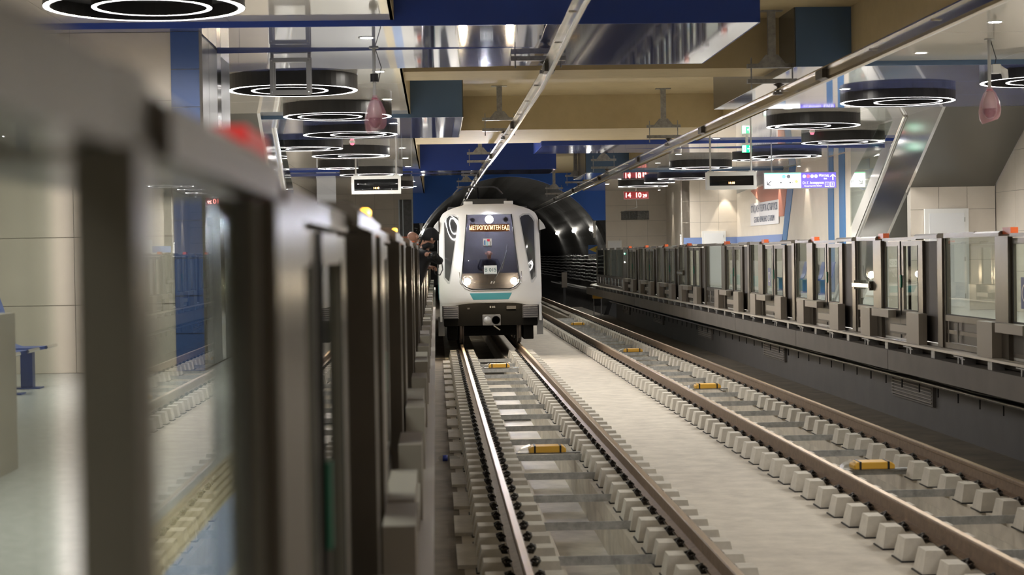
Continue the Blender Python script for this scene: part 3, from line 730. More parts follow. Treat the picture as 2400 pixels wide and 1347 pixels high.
def train_display(x, y, z0, z1, w, label):
    t = thing('platform_display', label, 'display', (x, y, 0)); h = w/2
    for s in (-1,1): MB().tube([(s*h*.82,0,z1),(s*h*.82,0,CZ)],.022,8).build('drop_post', GREYP, t); MB().box(s*h*.82-.06,s*h*.82+.06,-.06,.06,z1,z1+.03).build('post_foot', GREYP, t)
    b = MB(); b.box(-h,h,-.1,.1,z0,z0+.09).box(-h,h,-.1,.1,z1-.09,z1).box(-h,-h+.07,-.1,.1,z0+.09,z1-.09).box(h-.07,h,-.1,.1,z0+.09,z1-.09).build('housing', mat('display_grey',(.55,.55,.53),.4), t)
    MB().box(-h+.07,h-.07,-.08,.09,z0+.09,z1-.09).build('screen', BLACK, t)
    MB().box(-h+.07,h-.07,-.095,-.085,z0+.09,z1-.09).build('screen_glass', glass('screen_glass',(.6,.6,.6),1.5), t)
    MB().box(-h+.3,h-.3,-.084,-.081,z0+.20,z0+.215).build('line', mat('led_dim',(.10,.10,.10),.5), t)
    text_mesh('14:10', .07, 'time_digits', LEDO, t, (.0,-.083,z0+.15), (PI/2,0,0))
train_display(-1.5, 45.3, 3.95, 4.42, 1.27, 'grey train information display hanging over the left platform')
train_display(6.98, 41.0, 3.78, 4.19, 1.18, 'grey train information display hanging over the right platform edge')
# exit direction sign
t = thing('direction_sign', 'long lit direction sign, half white and half purple, over the right platform', 'sign', (9.25, 44.0, 0))
SW = mat('sign_white',(.9,.9,.92),.4,emit=(.95,.97,1),est=.45); SP = mat('sign_purple',(.13,.09,.45),.4,emit=(.16,.12,.75),est=.22)
SG = mat('sign_green',(.1,.5,.2),.4,emit=(.1,.6,.25),est=.6); SK = mat('sign_grey_ink',(.25,.25,.27),.6); SY = mat('sign_yellow',(.8,.7,.1),.5,emit=(.8,.7,.1),est=.5); SR = mat('sign_red',(.7,.05,.05),.5,emit=(.8,.1,.15),est=.5)
MB().box(-.93,.93,-.05,.05,3.88,4.30).build('casing', GREYP, t, bevel=.01)
MB().box(-.91,.02,-.055,-.05,3.90,4.28).build('white_face', SW, t); MB().box(.02,.91,-.055,-.05,3.90,4.28).build('purple_face', SP, t)
MB().box(-.91,.02,-.058,-.055,4.255,4.28).build('green_edge', SG, t)
for s in (-.72,.72): MB().tube([(s,0,4.3),(s,0,CZ)],.018,8).build('drop_post', GREYP, t)
RX = (PI/2,0,0)
text_mesh('Изход', .085, 'sign_text', SW, t, (.60,-.058,4.205), RX); text_mesh('Exit', .055, 'sign_text', SW, t, (.64,-.058,4.125), RX)
text_mesh('Ст. Г. Аспарухов', .085, 'sign_text', SW, t, (.325,-.058,4.02), RX, sx=.80); text_mesh('Georgi Asparuhov Stadium', .045, 'sign_text', SW, t, (.325,-.058,3.945), RX, sx=.92)
text_mesh('Горна Баня', .10, 'sign_text', SK, t, (-.43,-.059,4.05), RX, sx=.9); text_mesh('Gorna Banya', .055, 'sign_text', SK, t, (-.43,-.059,3.96), RX)
def disc(par, name, x, z, r, m, y=-.0575): MB().lathe([(0,0),(r,0)],20).build(name, m, par).matrix_local = Matrix.Translation((x,y,z)) @ Matrix.Rotation(PI/2,4,'X')
for xx, m in ((.10,SW),(.20,SR),(.30,SW),(.40,SW)): disc(t,'pictogram',xx,4.19,.042,m)
disc(t,'pictogram',-.42,4.19,.05,SG); disc(t,'pictogram',-.30,4.19,.05,mat('picto_ring',(.5,.5,.55),.5)); disc(t,'pictogram',-.10,4.06,.04,SY)
def arrow(par, x, z, ang, m, s=.09):
    b = MB(); b.prism([(-.012,-.9*s),(.012,-.9*s),(.012,.3*s),(.06,-.05*s),(.075,.1*s),(0,.8*s),(-.075,.1*s),(-.06,-.05*s),(-.012,.3*s)],'y',-.001,.001)
    b.build('arrow', m, par).matrix_local = Matrix.Translation((x,-.058,z)) @ Matrix.Rotation(ang,4,'Y')
arrow(t,.83,4.17,0,SW); arrow(t,-.80,4.03,math.radians(-135),SK)
for xx, c in ((.68,'1'),(.81,'2')):
    MB().box(xx-.055,xx+.055,-.0575,-.056,3.92,4.04).build('exit_number_box', SW, t); MB().box(xx-.045,xx+.045,-.0585,-.0575,3.93,4.03).build('exit_number_field', SP, t)
    text_mesh(c,.09,'sign_text',SW,t,(xx,-.06,3.98),RX)
# small emergency exit sign
t = thing('exit_sign', 'small green emergency exit sign with a running figure beside the right display', 'sign', (7.55, 42.0, 0))
MB().box(-.03,.03,-.03,.03,4.92,CZ).build('bracket', WHITEP, t); MB().box(-.13,.13,-.035,.035,4.88,4.93).build('housing', WHITEP, t)
MB().box(-.12,.12,-.006,.006,4.70,4.88).build('panel', mat('exit_green',(.0,.28,.12),.4,emit=(0,.35,.15),est=.5), t)
MB().box(-.11,-.02,-.009,-.006,4.71,4.87).build('door_pictogram', SW, t)
arrow(t,.05,4.79,PI/2,SW,.05)
b = MB(); b.tube([(-.06,-.011,4.84),(-.06,-.011,4.855)],.012,8).tube([(-.06,-.011,4.83),(-.065,-.011,4.78),(-.09,-.011,4.73)],.007,6).tube([(-.065,-.011,4.78),(-.04,-.011,4.76),(-.04,-.011,4.72)],.007,6).tube([(-.09,-.011,4.80),(-.06,-.011,4.82),(-.035,-.011,4.80)],.006,6); b.build('running_figure', MATS['exit_green'], t)
# clock and wrapped speaker board at the end wall
t = thing('digital_clock', 'red digital platform clock showing 14 10 29 near the far right end wall', 'clock', (7.85, 68.0, 0))
MB().box(-.5,.5,-.06,.06,4.40,4.72).build('housing', mat('clock_case',(.30,.16,.15),.3), t, bevel=.01)
MB().tube([(0,0,4.72),(0,0,CZ)],.02,8).build('drop_post', GREYP, t)
MB().box(-.47,.47,-.065,-.06,4.43,4.69).build('face', mat('clock_face',(.10,.01,.01),.2,emit=(.6,.05,.05),est=.06), t)
LEDR = mat('led_red',(1,.3,.25),.5,emit=(1,.22,.18),est=5)
text_mesh('14  10', .26, 'digits', LEDR, t, (-.13,-.068,4.56), RX); text_mesh('29', .17, 'digits', LEDR, t, (.33,-.068,4.53), RX)
MB().tube([(0,0,4.4),(.02,0,4.1),(.0,6.0,4.05)],.008,6).build('cable', GREYP, t, True)
t = thing('wrapped_board', 'grey notice board wrapped in bubble film on the far right end wall', 'notice board', (8.6, 75.0, 0))
MB().box(-.6,.6,-.04,0,3.74,4.12).build('board', mat('board_grey',(.22,.22,.23),.5,noise=.6,scale=18), t)
b = MB()
for i in range(10):
    for j in range(3): b.box(-.61+i*.122,-.50+i*.122,-.05-.008*((i*3+j)%2),-.04,3.735+j*.13,3.855+j*.13)
b.build('film_wrap', FILM, t)
# white pipe at the portal and on the curved wall
for nm, x, y, z0, z1, lab in (('drain_pipe',6.85,75.15,3.0,3.74,'short white pipe hanging at the right side of the tunnel mouth'),('drain_pipe',9.5,67.2,PZ,3.0,'white pipe standing against the curved far wall'),('drain_pipe',-.6,75.15,3.4,3.74,'short white pipe hanging at the left side of the tunnel mouth')):
    t = thing(nm, lab, 'pipe', (x, y, 0)); MB().tube([(0,0,z0),(0,0,z1)],.06,12).build('pipe', WHITEP, t, True); MB().tube([(0,0,z1-.07),(0,0,z1)],.075,12).build('collar', WHITEP, t, True)
# banner on the long wall
t = thing('station_banner', 'white paper banner with the stadium station name on the right wall', 'banner', (11.428, 60.4, 0))
MB().box(-.006,0,-2.6,2.6,3.22,4.02).build('sheet', mat('paper',(.62,.60,.60),.8), t)
INK = mat('ink_blue_grey',(.09,.11,.16),.7)
text_mesh('СТАДИОН ГЕОРГИ АСПАРУХОВ', .34, 'banner_text', INK, t, (-.012,0,3.80), (PI/2,0,-PI/2), .001, .92)
text_mesh('GEORGI ASPARUHOV STADIUM', .29, 'banner_text', INK, t, (-.012,0,3.42), (PI/2,0,-PI/2), .001, .92)
# info boards
t = thing('notice_board', 'tall dark glazed notice board on the far left end wall', 'notice board', (-1.25, 75.0, 0))
MB().box(-.28,.28,-.05,0,2.4,4.75).build('back', mat('board_dark',(.05,.05,.05),.3,noise=.5,scale=9), t)
for xx in (-.28,.28,-.12): MB().box(xx-.02,xx+.02,-.07,0,2.4,4.75).build('frame_bar', mat('frame_pale',(.5,.56,.6),.4,.3), t)
# tunnel sign, lamps, cables, box
t = thing('track_sign', 'blue and yellow triangle track sign with number plate on the tunnel wall', 'sign', (6.95, 77.2, 0))
MB().box(-.2,.2,-.01,.01,2.30,2.70).build('plate', mat('sign_blue',(.02,.13,.45),.4), t)
MB().prism([(-.18,2.5),(.2,2.34),(.2,2.66)],'y',-.014,-.010).build('yellow_triangle', mat('sign_yel',(.70,.50,.03),.4), t)
MB().box(-.2,.2,-.01,.01,2.08,2.29).build('number_plate', mat('plate_grey',(.5,.5,.48),.5), t)
text_mesh('0402', .16, 'number_text', BLACK, t, (0,-.012,2.185), RX)
MB().tube([(.15,.02,2.5),(.5,.02,2.5)],.02,8).build('arm', GALV, t)
for i, (x, y, z) in enumerate([(7.02,78.5,3.42),(6.98,88.0,3.48),(6.98,100.0,3.52),(-.57,77.5,3.45),(-.57,84.0,3.45)]):
    t = thing('tunnel_lamp', ['nearest bright lamp on the right tunnel wall','second bright lamp on the right tunnel wall','third bright lamp on the right tunnel wall','nearest bright lamp on the left tunnel wall','second bright lamp on the left tunnel wall'][i], 'lamp', (x, y, z), 0, 'tunnel wall lamps')
    MB().lathe([(0,-.09),(.06,-.08),(.085,-.03),(.085,.04),(0,.04)],14).build('bulb', LAMPW, t, True)
    MB().box(-.06,.06,-.05,.05,.04,.09).build('housing', GREYP, t)
    s = 1 if x > 3 else -1
    MB().tube([(0,0,.07),(s*.35,0,.12)],.02,6).build('arm', GREYP, t)
    ll = bpy.data.lights.new('tunnel_glow','POINT'); ll.energy = 6; ll.color = (1,.93,.8); ll.shadow_soft_size = .05
    lo = bpy.data.objects.new('tunnel_glow', ll); COL.objects.link(lo); lo.parent = t; lo.location = (-s*.12,0,-.05)
t = thing('tunnel_cables', 'rows of black cables on brackets along the right tunnel wall', 'cables')
for j in range(8):
    z = 1.0+j*.17; x = TC[0]+math.sqrt(TRAD**2-(z-TC[1])**2)-.12
    pts = [(x, Y1+.5+i*1.5, z+.02*math.sin(i*2.1+j)) for i in range(40)]
    MB().tube(pts,.03,6).build('cable', mat('cable_black',(.03,.03,.032),.3), t, True)
bm_ = MB().box(-.14,.0,-.02,.02,.95,2.3).mesh('cable_bracket', BLACK)
for i in range(16): inst('cable_bracket', bm_, t, (TC[0]+TRAD-.02, Y1+1+i*1.5, 0))
t = thing('tunnel_pipe', 'pale pipe running low along the right tunnel wall', 'pipe'); MB().tube([(7.35,75.5,.62),(7.3,110,.62)],.07,10).build('pipe', GREYP, t, True)
t = thing('trackside_cabinet', 'slim grey trackside cabinet on a post beside the right tunnel wall', 'cabinet', (6.75, 92.0, 0)); MB().box(-.14,.14,-.12,.12,.55,1.35).build('body', mat('cab_taupe',(.16,.13,.11),.5), t, bevel=.01); MB().box(-.11,.11,-.13,-.12,.6,1.3).build('door', mat('cab_door',(.13,.11,.09),.5), t); MB().box(-.06,.06,-.06,.06,FZ,.55).build('post', BLACK, t)
t = thing('signal_box', 'yellow topped trackside device on legs below the end of the right platform', 'trackside device', (6.78, 73.5, FZ))
MB().box(-.2,.2,-.15,.15,.75,.95).build('yellow_head', YEL, t, bevel=.01); MB().box(-.12,.12,-.1,.1,.45,.75).build('body', BLACK, t)
for s in (-1,1): MB().tube([(s*.15,0,0),(s*.15,0,.75)],.025,8).build('leg', GALV, t)

# ================================================================== PLATFORM FURNITURE
SEATB = mat('seat_blue', (.05,.10,.34), .35)
def seat_meshes():
    m = {}
    prof = [(0,.44),(.12,.42),(.34,.42),(.42,.45),(.47,.55),(.52,.80),(.56,.92),(.58,.92),(.54,.78),(.49,.53),(.44,.42),(.36,.39),(.12,.39),(0,.41)]
    m['shell'] = MB().prism(prof,'y',-.23,.23).mesh('seat_shell', SEATB)
    m['leg'] = MB().box(.18,.30,-.06,.06,0,.39).mesh('seat_leg', SEATB)
    m['foot'] = MB().box(.1,.38,-.1,.1,0,.012).mesh('seat_foot', SEATB)
    m['rim'] = MB().tube([(.0,-.23,.425),(0,.23,.425)],.018,8).mesh('seat_rim', STEELL)
    return m
SM = seat_meshes()
def seat(x, y, rot, label, group):
    t = thing('blue_chair', label, 'seat', (x, y, PZ), rot, group)
    for k in SM: inst(SM[k].name.split('.')[0], SM[k], t)
for i, y in enumerate([49.4,50.6,51.8,53.0,54.2,55.4]): seat(10.75, y, 0, ORD[i]+' blue plastic seat against the right platform wall', 'blue seats on the right platform')
for i, y in enumerate([16.4,17.2,18.0]): seat(-3.93, y, PI, ORD[i]+' blue plastic seat against the left platform wall', 'blue seats on the left platform')
t = tag(struct(MB().box(-4.4,-2.62,8.6,11.0,PZ,2.02).build('low_wall', TILE)) and bpy.data.objects['low_wall'], 'low beige tiled parapet on the near left platform', 'low wall')
if 'kind' in t: del t['kind']
t = thing('fire_extinguisher', 'red fire extinguisher on the right platform beside the blue wall stripes', 'fire extinguisher', (11.15, 51.3, PZ))
MB().lathe([(0,.0),(.08,0),(.085,.03),(.085,.5),(.05,.58),(.03,.6),(0,.6)],18).build('cylinder', mat('ext_red',(.5,.02,.03),.3), t, True)
MB().box(-.02,.02,-.07,.04,.6,.68).build('valve', BLACK, t); MB().tube([(0,.03,.62),(.1,.05,.5),(.1,.05,.15)],.012,6).build('hose', BLACK, t, True)
for i, (x, y) in enumerate(((8.6, 39.5), (-1.9, 41))):
    t = thing('smoke_detector', ['red smoke detector on the right platform ceiling','red smoke detector on the left platform ceiling'][i], 'detector', (x, y, CZ))
    MB().lathe([(0,-.03),(.06,-.03),(.07,0),(0,0)],16).build('base', WHITEP, t); MB().lathe([(0,-.08),(.04,-.07),(.05,-.03),(0,-.03)],16).build('red_cap', SR, t)

# ================================================================== TRAIN
TX, TY = 1.4, 44.9
tr = thing('metro_train', 'white metro train with teal stripe approaching on the left track', 'train', (TX, TY, 0))
TW = mat('train_white', (.74,.74,.735), .16, coat=.5); TWS = mat('train_silver', (.50,.51,.52), .25, coat=.3)
TEAL = mat('train_teal', (.07,.30,.33), .3); TBLK = mat('train_black', (.012,.012,.014), .12); UND = mat('train_under', (.006,.0055,.005), .9, spec=.08)
WIN = mat('train_side_glass', (.035,.037,.04), .06, coat=.6); GRL = mat('train_grille', (.10,.10,.11), .4, .5)
WSG = glass('windscreen_glass', (.36,.36,.38), 1.5, boost=.5)
def tsurf(x, z):
    ax = abs(x)/1.33
    y = .34*ax**3.0
    if z > 1.55: y += .50*((z-1.55)/2.1)**1.25
    if z < 1.25: y += .10*((1.25-z)/.25)**2
    if z > 3.35: y += .25*((z-3.35)/.3)**2
    return y
def lerp_tab(tab, z):
    tab = sorted(tab)
    if z <= tab[0][0]: return tab[0][1]
    for (a,u),(c,v) in zip(tab, tab[1:]):
        if z <= c: return u+(v-u)*(z-a)/(c-a)
    return tab[-1][1]
WTAB = [(1.03,1.285),(1.08,1.315),(1.25,1.325),(1.6,1.325),(2.4,1.315),(3.0,1.30),(3.25,1.285),(3.35,1.25),(3.43,1.19),(3.50,1.08),(3.57,.90),(3.62,.72),(3.66,.60)]
STAB = [(1.03,.46),(1.455,.49),(1.52,.62),(1.60,.72),(1.70,.745),(3.38,.575),(3.66,.55)]
ZR = sorted(set([1.03,1.08,1.14,1.25,1.35,1.455,1.52,1.60,1.70]+[1.70+i*.14 for i in range(1,12)]+[3.30,3.38,3.43,3.50,3.54,3.57,3.60,3.62,3.66]))
b = MB(); cols = 9
rows = []
for z in ZR:
    w_, s_ = lerp_tab(WTAB, z), min(lerp_tab(STAB, z), lerp_tab(WTAB, z)*.93)
    xs = [-w_+(w_-s_)*i/cols for i in range(cols+1)]+[-s_+2*s_*i/8 for i in range(1,8)]+[s_+(w_-s_)*i/cols for i in range(cols+1)]
    rows.append([(x, tsurf(x,z), z+(.07*max(0,1-(x/.95)**4) if z < 1.05 else (.035*max(0,1-(x/.95)**4) if z < 1.1 else 0))) for x in xs])
nc = len(rows[0]); vs = [p for r in rows for p in r]; fs = []
for j in range(len(rows)-1):
    for i in range(nc-1):
        hole = cols <= i < cols+8 and ZR[j] >= 1.455-1e-6 and ZR[j+1] <= 3.38+1e-6
        if not hole: fs.append((j*nc+i, j*nc+i+1, (j+1)*nc+i+1, (j+1)*nc+i))
# sides and roof run back from the front edge loop
edge = [r[0] for r in rows]+[r for r in rows[-1][1:-1]]+[r[-1] for r in rows[::-1]]
n0 = len(vs)
vs += [(x,y,z) for x,y,z in edge]; vs += [(x, 1.6, z) for x,y,z in edge]
m = len(edge)
for i in range(m-1): fs.append((n0+i, n0+i+1, n0+m+i+1, n0+m+i))
fo = MB().add(vs, fs).build('front_shell', TW, tr, True)
es = fo.modifiers.new('split','EDGE_SPLIT'); es.split_angle = math.radians(38)
prof = [(r[0][0], r[0][2]) for r in rows]+[(r[-1][0], r[-1][2]) for r in rows[::-1]]
MB().prism(prof,'y',1.6,19.5).build('car_body', TW, tr)
MB().prism([(x*.97,z) for x,z in prof],'y',19.9,40).build('second_car_body', TW, tr)
MB().box(-1.0,1.0,19.5,19.9,1.2,3.4).build('gangway', BLACKM, tr)
MB().box(-1.335,-1.325,1.8,19,1.15,1.5).build('side_stripe', TEAL, tr); MB().box(1.325,1.335,1.8,19,1.15,1.5).build('side_stripe', TEAL, tr)
for s in (-1,1):
    for k in range(4):
        MB().box(min(s*1.318,s*1.333),max(s*1.318,s*1.333),3.0+k*4.3,5.6+k*4.3,2.0,3.05).build('side_window', WIN, tr)
        if k < 3: MB().box(min(s*1.318,s*1.336),max(s*1.318,s*1.336),5.9+k*4.3,7.1+k*4.3,1.12,3.15).build('door', TWS, tr)
def patch(name, rws, off, m, nx=8, par=None, thick=.012):
    """panel lying on the nose surface; rws = (z, x left, x right)"""
    q = []
    for (z0,a0,c0),(z1,a1,c1) in zip(rws, rws[1:]):
        nseg = max(1, int(abs(z1-z0)/.12))
        for i in range(nseg): t = i/nseg; q.append((z0+(z1-z0)*t, a0+(a1-a0)*t, c0+(c1-c0)*t))
    q.append(rws[-1]); vs = []; fs = []; n = nx+1; R_ = len(q)
    for o in (off, off-thick):
        for z,a,c in q:
            for i in range(n): x = a+(c-a)*i/nx; vs.append((x, tsurf(x,z)-o, z))
    for l in (0,1):
        for j in range(R_-1):
            for i in range(nx): k = l*R_*n+j*n+i; fs.append((k,k+1,k+n+1,k+n))
    per = [j*n for j in range(R_)]+[(R_-1)*n+i for i in range(1,n)]+[j*n+nx for j in range(R_-2,-1,-1)]+[i for i in range(nx-1,0,-1)]
    for a, c in zip(per, per[1:]+per[:1]): fs.append((a,c,c+R_*n,a+R_*n))
    o = MB().add(vs, fs).build(name, m, par or tr, True); e = o.modifiers.new('split','EDGE_SPLIT'); e.split_angle = .6
    return o
patch('windscreen', [(1.455,-.49,.49),(1.52,-.62,.62),(1.60,-.72,.72),(1.70,-.745,.745),(3.38,-.575,.575)], .004, WSG, 10)
# black surround of the windscreen, chrome lower lip
def rim(name, pts, r, m, off=.006):
    P = [(x, tsurf(x,z)-off, z) for x,z in pts]; MB().tube(P, r, 6).build(name, m, tr, True)
rim('windscreen_trim', [(-.575,3.38),(-.62,2.9),(-.68,2.3),(-.745,1.70),(-.72,1.60),(-.62,1.52),(-.49,1.455),(-.2,1.455),(.2,1.455),(.49,1.455),(.62,1.52),(.72,1.60),(.745,1.70),(.68,2.3),(.62,2.9),(.575,3.38)], .018, TBLK)
rim('chrome_lip', [(-.80,1.9),(-.785,1.62),(-.66,1.47),(-.50,1.41),(-.2,1.41),(.2,1.41),(.50,1.41),(.66,1.47),(.785,1.62),(.80,1.9)], .012, STEELL)
for s in (-1,1):
    rw = [(1.68,1.06,1.085),(1.77,1.045,1.17),(3.18,.815,1.165),(3.27,.80,1.12),(3.32,.83,1.07),(3.36,.93,1.03)]
    R2 = [(z,*sorted((s*a,s*c))) for z,a,c in rw]
    patch('corner_window', R2, .010, WIN, 5)
    fr_ = [(1.60,1.05,1.10),(1.75,1.02,1.205),(3.22,.785,1.195),(3.33,.775,1.13),(3.40,.88,1.06)]
    patch('corner_window_surround', [(z,*sorted((s*a,s*c))) for z,a,c in fr_], .004, TWS, 5)
patch('teal_panel', [(1.185,-.45,.45),(1.20,-.465,.465),(1.355,-.545,.545)], .004, TEAL, 8)
# cab interior seen through the windscreen
b = MB(); b.box(-1.0,1.0,1.55,1.6,1.4,3.4).box(-.9,.9,.55,1.5,1.42,1.62); b.build('cab_interior', mat('cab_grey',(.12,.115,.12),.7), tr)
MB().box(-.72,.72,.33,.6,1.45,1.86).build('cab_desk', mat('cab_desk_grey',(.10,.09,.08),.5), tr)
zt = 3.03; yy = tsurf(0, zt)+.06
dd = MB().box(-.50,.50,yy,yy+.05,zt-.095,zt+.095).build('destination_display', mat('display_brown',(.05,.02,.005),.4,emit=(1,.35,.08),est=.1), tr)
text_mesh('МЕТРОПОЛИТЕН ЕАД', .155, 'display_text', mat('led_train',(1,.6,.3),.5,emit=(1,.55,.22),est=8), dd, (0,yy-.006,zt), RX, .002, .62)
zs = 1.945; ys = tsurf(0,zs)-.022
sh = MB().box(-.165,.165,ys,ys+.004,zs-.115,zs+.115).build('number_sheet', mat('paper_sheet',(.62,.66,.66),.7,emit=(.6,.65,.65),est=.0), tr)
text_mesh('В 015', .135, 'sheet_text', mat('ink_teal',(.02,.10,.10),.7), sh, (.0,ys-.003,zs), RX, .001, .95)
zs = 2.65; ys = tsurf(0,zs)-.022
st = MB().box(-.17,.05,ys,ys+.004,zs-.105,zs+.105).build('sticker', mat('sticker_pale',(.6,.6,.62),.6), tr)
for x0,x1,z0,z1,c in ((-.15,-.11,-.06,.06,(.1,.2,.4)),(-.09,-.05,-.09,.05,(.25,.5,.6)),(-.07,.0,.03,.09,(.7,.05,.1)),(.0,.03,-.09,.03,(.3,.3,.3))):
    MB().box(x0,x1,ys-.003,ys,zs+z0,zs+z1).build('sticker_patch', mat('stk%.2f'%c[0],c,.5), st)
HLM = mat('headlight_warm',(1,1,1),.5,emit=(1,.82,.55),est=90); HLB = mat('headlight_white',(1,1,1),.5,emit=(.80,.84,1.0),est=260)
def lamp(x, z, r, m, name):
    y = tsurf(x,z)-.012
    o = MB().lathe([(0,.012),(r*.6,.010),(r,.0),(r,-.03),(0,-.03)],24).build(name, m, tr, True)
    o.matrix_local = Matrix.Translation((x,y,z)) @ Matrix.Rotation(PI/2,4,'X')
    c = MB().lathe([(r,.004),(r*1.18,.004),(r*1.18,-.03),(r,-.03)],24,closed=True).build(name+'_bezel', TBLK, tr)
    c.matrix_local = o.matrix_local
lamp(-.60,1.655,.085,HLM,'headlight'); lamp(.60,1.655,.085,HLM,'headlight'); lamp(0,3.25,.10,HLB,'top_light')
for s in (-.43,.43):
    y = tsurf(s,3.24)+.03; o = MB().lathe([(0,.0),(.06,.0),(.06,-.02),(0,-.02)],20).build('marker_lamp', mat('marker_dark',(.06,.06,.08),.2), tr); o.matrix_local = Matrix.Translation((s,y,3.24)) @ Matrix.Rotation(PI/2,4,'X')
# wiper
P = [(.05,1.62),(.16,1.80),(.26,1.98),(.36,2.2),(.44,2.45)]
MB().tube([(x,tsurf(x,z)-.03,z) for x,z in P],.011,6).build('wiper_arm', BLACK, tr, True)
MB().tube([(x-.01,tsurf(x,z)-.022,z) for x,z in [(.30,1.95),(.40,2.25),(.46,2.6)]],.009,6).build('wiper_blade', RUBBER, tr, True)
for x in (-.0,.07): MB().tube([(x,tsurf(x,1.62)-.02,1.60),(x+.03,tsurf(x,1.62)-.045,1.66)],.02,8).build('wiper_pivot', STEELL, tr)
# side cameras, roof blocks
for s in (-1,1):
    b = MB(); b.hexa([(s*1.31,.55,2.95),(s*1.47,.55,3.0),(s*1.47,.72,3.0),(s*1.31,.72,2.95),(s*1.31,.55,3.25),(s*1.42,.55,3.12),(s*1.42,.72,3.12),(s*1.31,.72,3.25)]); b.build('side_camera', TWS, tr, bevel=.01)
    MB().box(min(s*1.29,s*1.335),max(s*1.29,s*1.335),.6,.85,2.2,3.2).build('camera_post', BLACK, tr)
    MB().box(s*.53-.12,s*.53+.12,.95,1.3,3.64,3.74).build('roof_block', TW, tr, bevel=.012)
    MB().box(min(s*.8,s*1.05),max(s*.8,s*1.05),1.7,18,3.5,3.62).build('roof_duct', GRL, tr)
MB().box(-.55,.55,2.6,6.5,3.62,3.85).build('roof_unit', mat('roof_grey',(.07,.07,.07),.6), tr)
# underframe
MB().box(-1.22,1.22,.50,1.2,.50,1.10).build('apron', UND, tr)
MB().box(-1.25,1.25,1.2,19,.45,1.1).build('underframe', UND, tr)
for s in (-1,1):
    x0, x1 = sorted((s*.83, s*1.24))
    g = MB().box(x0,x1,.40,.49,.69,1.03).build('front_grille', mat('grille_frame',(.05,.05,.055),.4), tr)
    gs = MB().hexa([(x0+.02,.385,0),(x1-.02,.385,0),(x1-.02,.41,.0),(x0+.02,.41,.0),(x0+.02,.362,.028),(x1-.02,.362,.028),(x1-.02,.41,.04),(x0+.02,.41,.04)]).mesh('grille_slat', mat('slat_grey',(.20,.20,.22),.35,.4))
    for k in range(6): inst('grille_slat', gs, g, (0,0,.705+k*.053))
    MB().box(min(s*1.255,s*1.315),max(s*1.255,s*1.315),.24,1.4,.62,1.06).build('side_skirt', TWS, tr, bevel=.01)
    MB().box(min(s*1.20,s*1.36),max(s*1.20,s*1.36),.5,.55,.25,.74).build('step_plate', mat('plate_dark_grey',(.13,.13,.13),.5,.3), tr)
    MB().box(min(s*.86,s*1.12),max(s*.86,s*1.12),.7,3.6,.12,.62).build('bogie_side', UND, tr, bevel=.02)
    for yw in (1.3, 3.4):
        wv = MB().lathe([(0,-.06),(.34,-.065),(.41,-.065),(.43,-.045),(.43,.02),(.455,.04),(.455,.06),(.34,.065),(0,.06)],28)
        o = wv.build('wheel', mat('wheel_steel',(.16,.14,.13),.4,.7), tr, True); o.matrix_local = Matrix.Translation((s*.7535,yw,.432)) @ Matrix.Rotation(s*-PI/2,4,'Y')
        o.modifiers.new('split','EDGE_SPLIT').split_angle = .7
MB().tube([(-.7,1.3,.43),(.7,1.3,.43)],.08,12).build('axle', UND, tr); MB().tube([(-.7,3.4,.43),(.7,3.4,.43)],.08,12).build('axle', UND, tr)
MB().box(-.7,.7,.95,3.9,.22,.46).build('bogie_frame', UND, tr)
cp = MB().box(-.22,.24,-.02,.3,.52,.79).build('coupler', mat('coupler_grey',(.22,.21,.20),.45,.4), tr, bevel=.012)
cn = MB().lathe([(0,.05),(.05,.04),(.1,0),(.11,-.02),(0,-.02)],20).build('coupler_cone', mat('cone_grey',(.42,.42,.42),.4,.3), cp, True); cn.matrix_local = Matrix.Translation((-.10,-.02,.655)) @ Matrix.Rotation(PI/2,4,'X')
cn = MB().lathe([(.0,-.0),(.09,.0),(.10,.012),(.11,0),(.11,-.02),(0,-.02)],20).build('coupler_cup', UND, cp, True); cn.matrix_local = Matrix.Translation((.12,-.02,.655)) @ Matrix.Rotation(PI/2,4,'X')
MB().tube([(.06,-.03,.52),(.22,-.02,.40)],.018,8).build('coupler_lever', STEELL, tr)
MB().box(.42,.66,.47,.50,.92,1.0)  .build('socket_plate', mat('socket_grey',(.04,.036,.034),.6), tr)
MB().box(-.6,-.54,.47,.50,.93,.97).build('socket_plate', MATS['socket_grey'], tr)
text_mesh('В 015', .06, 'number_plate_text', GREYP, tr, (.05,.495,.98), RX)
# pantograph
pg = MB(); yp = 11.5
pg.box(-.55,.55,yp-.5,yp+.9,3.66,3.72); pg.tube([(-.3,yp+.8,3.75),(0,yp-.2,4.15),(0,yp+.4,4.5)],.03,8); pg.tube([(.3,yp+.8,3.75),(0,yp-.2,4.15)],.03,8); pg.build('pantograph_arm', BLACK, tr)
b = MB()
for dy in (-.14,.14): b.tube([(-.80,yp+.4+dy,4.30),(-.62,yp+.4+dy,4.50),(-.5,yp+.4+dy,4.535),(.5,yp+.4+dy,4.535),(.62,yp+.4+dy,4.50),(.80,yp+.4+dy,4.30)],.022,8)
b.build('pantograph_head', mat('panto_grey',(.3,.3,.3),.3,.8), tr, True)

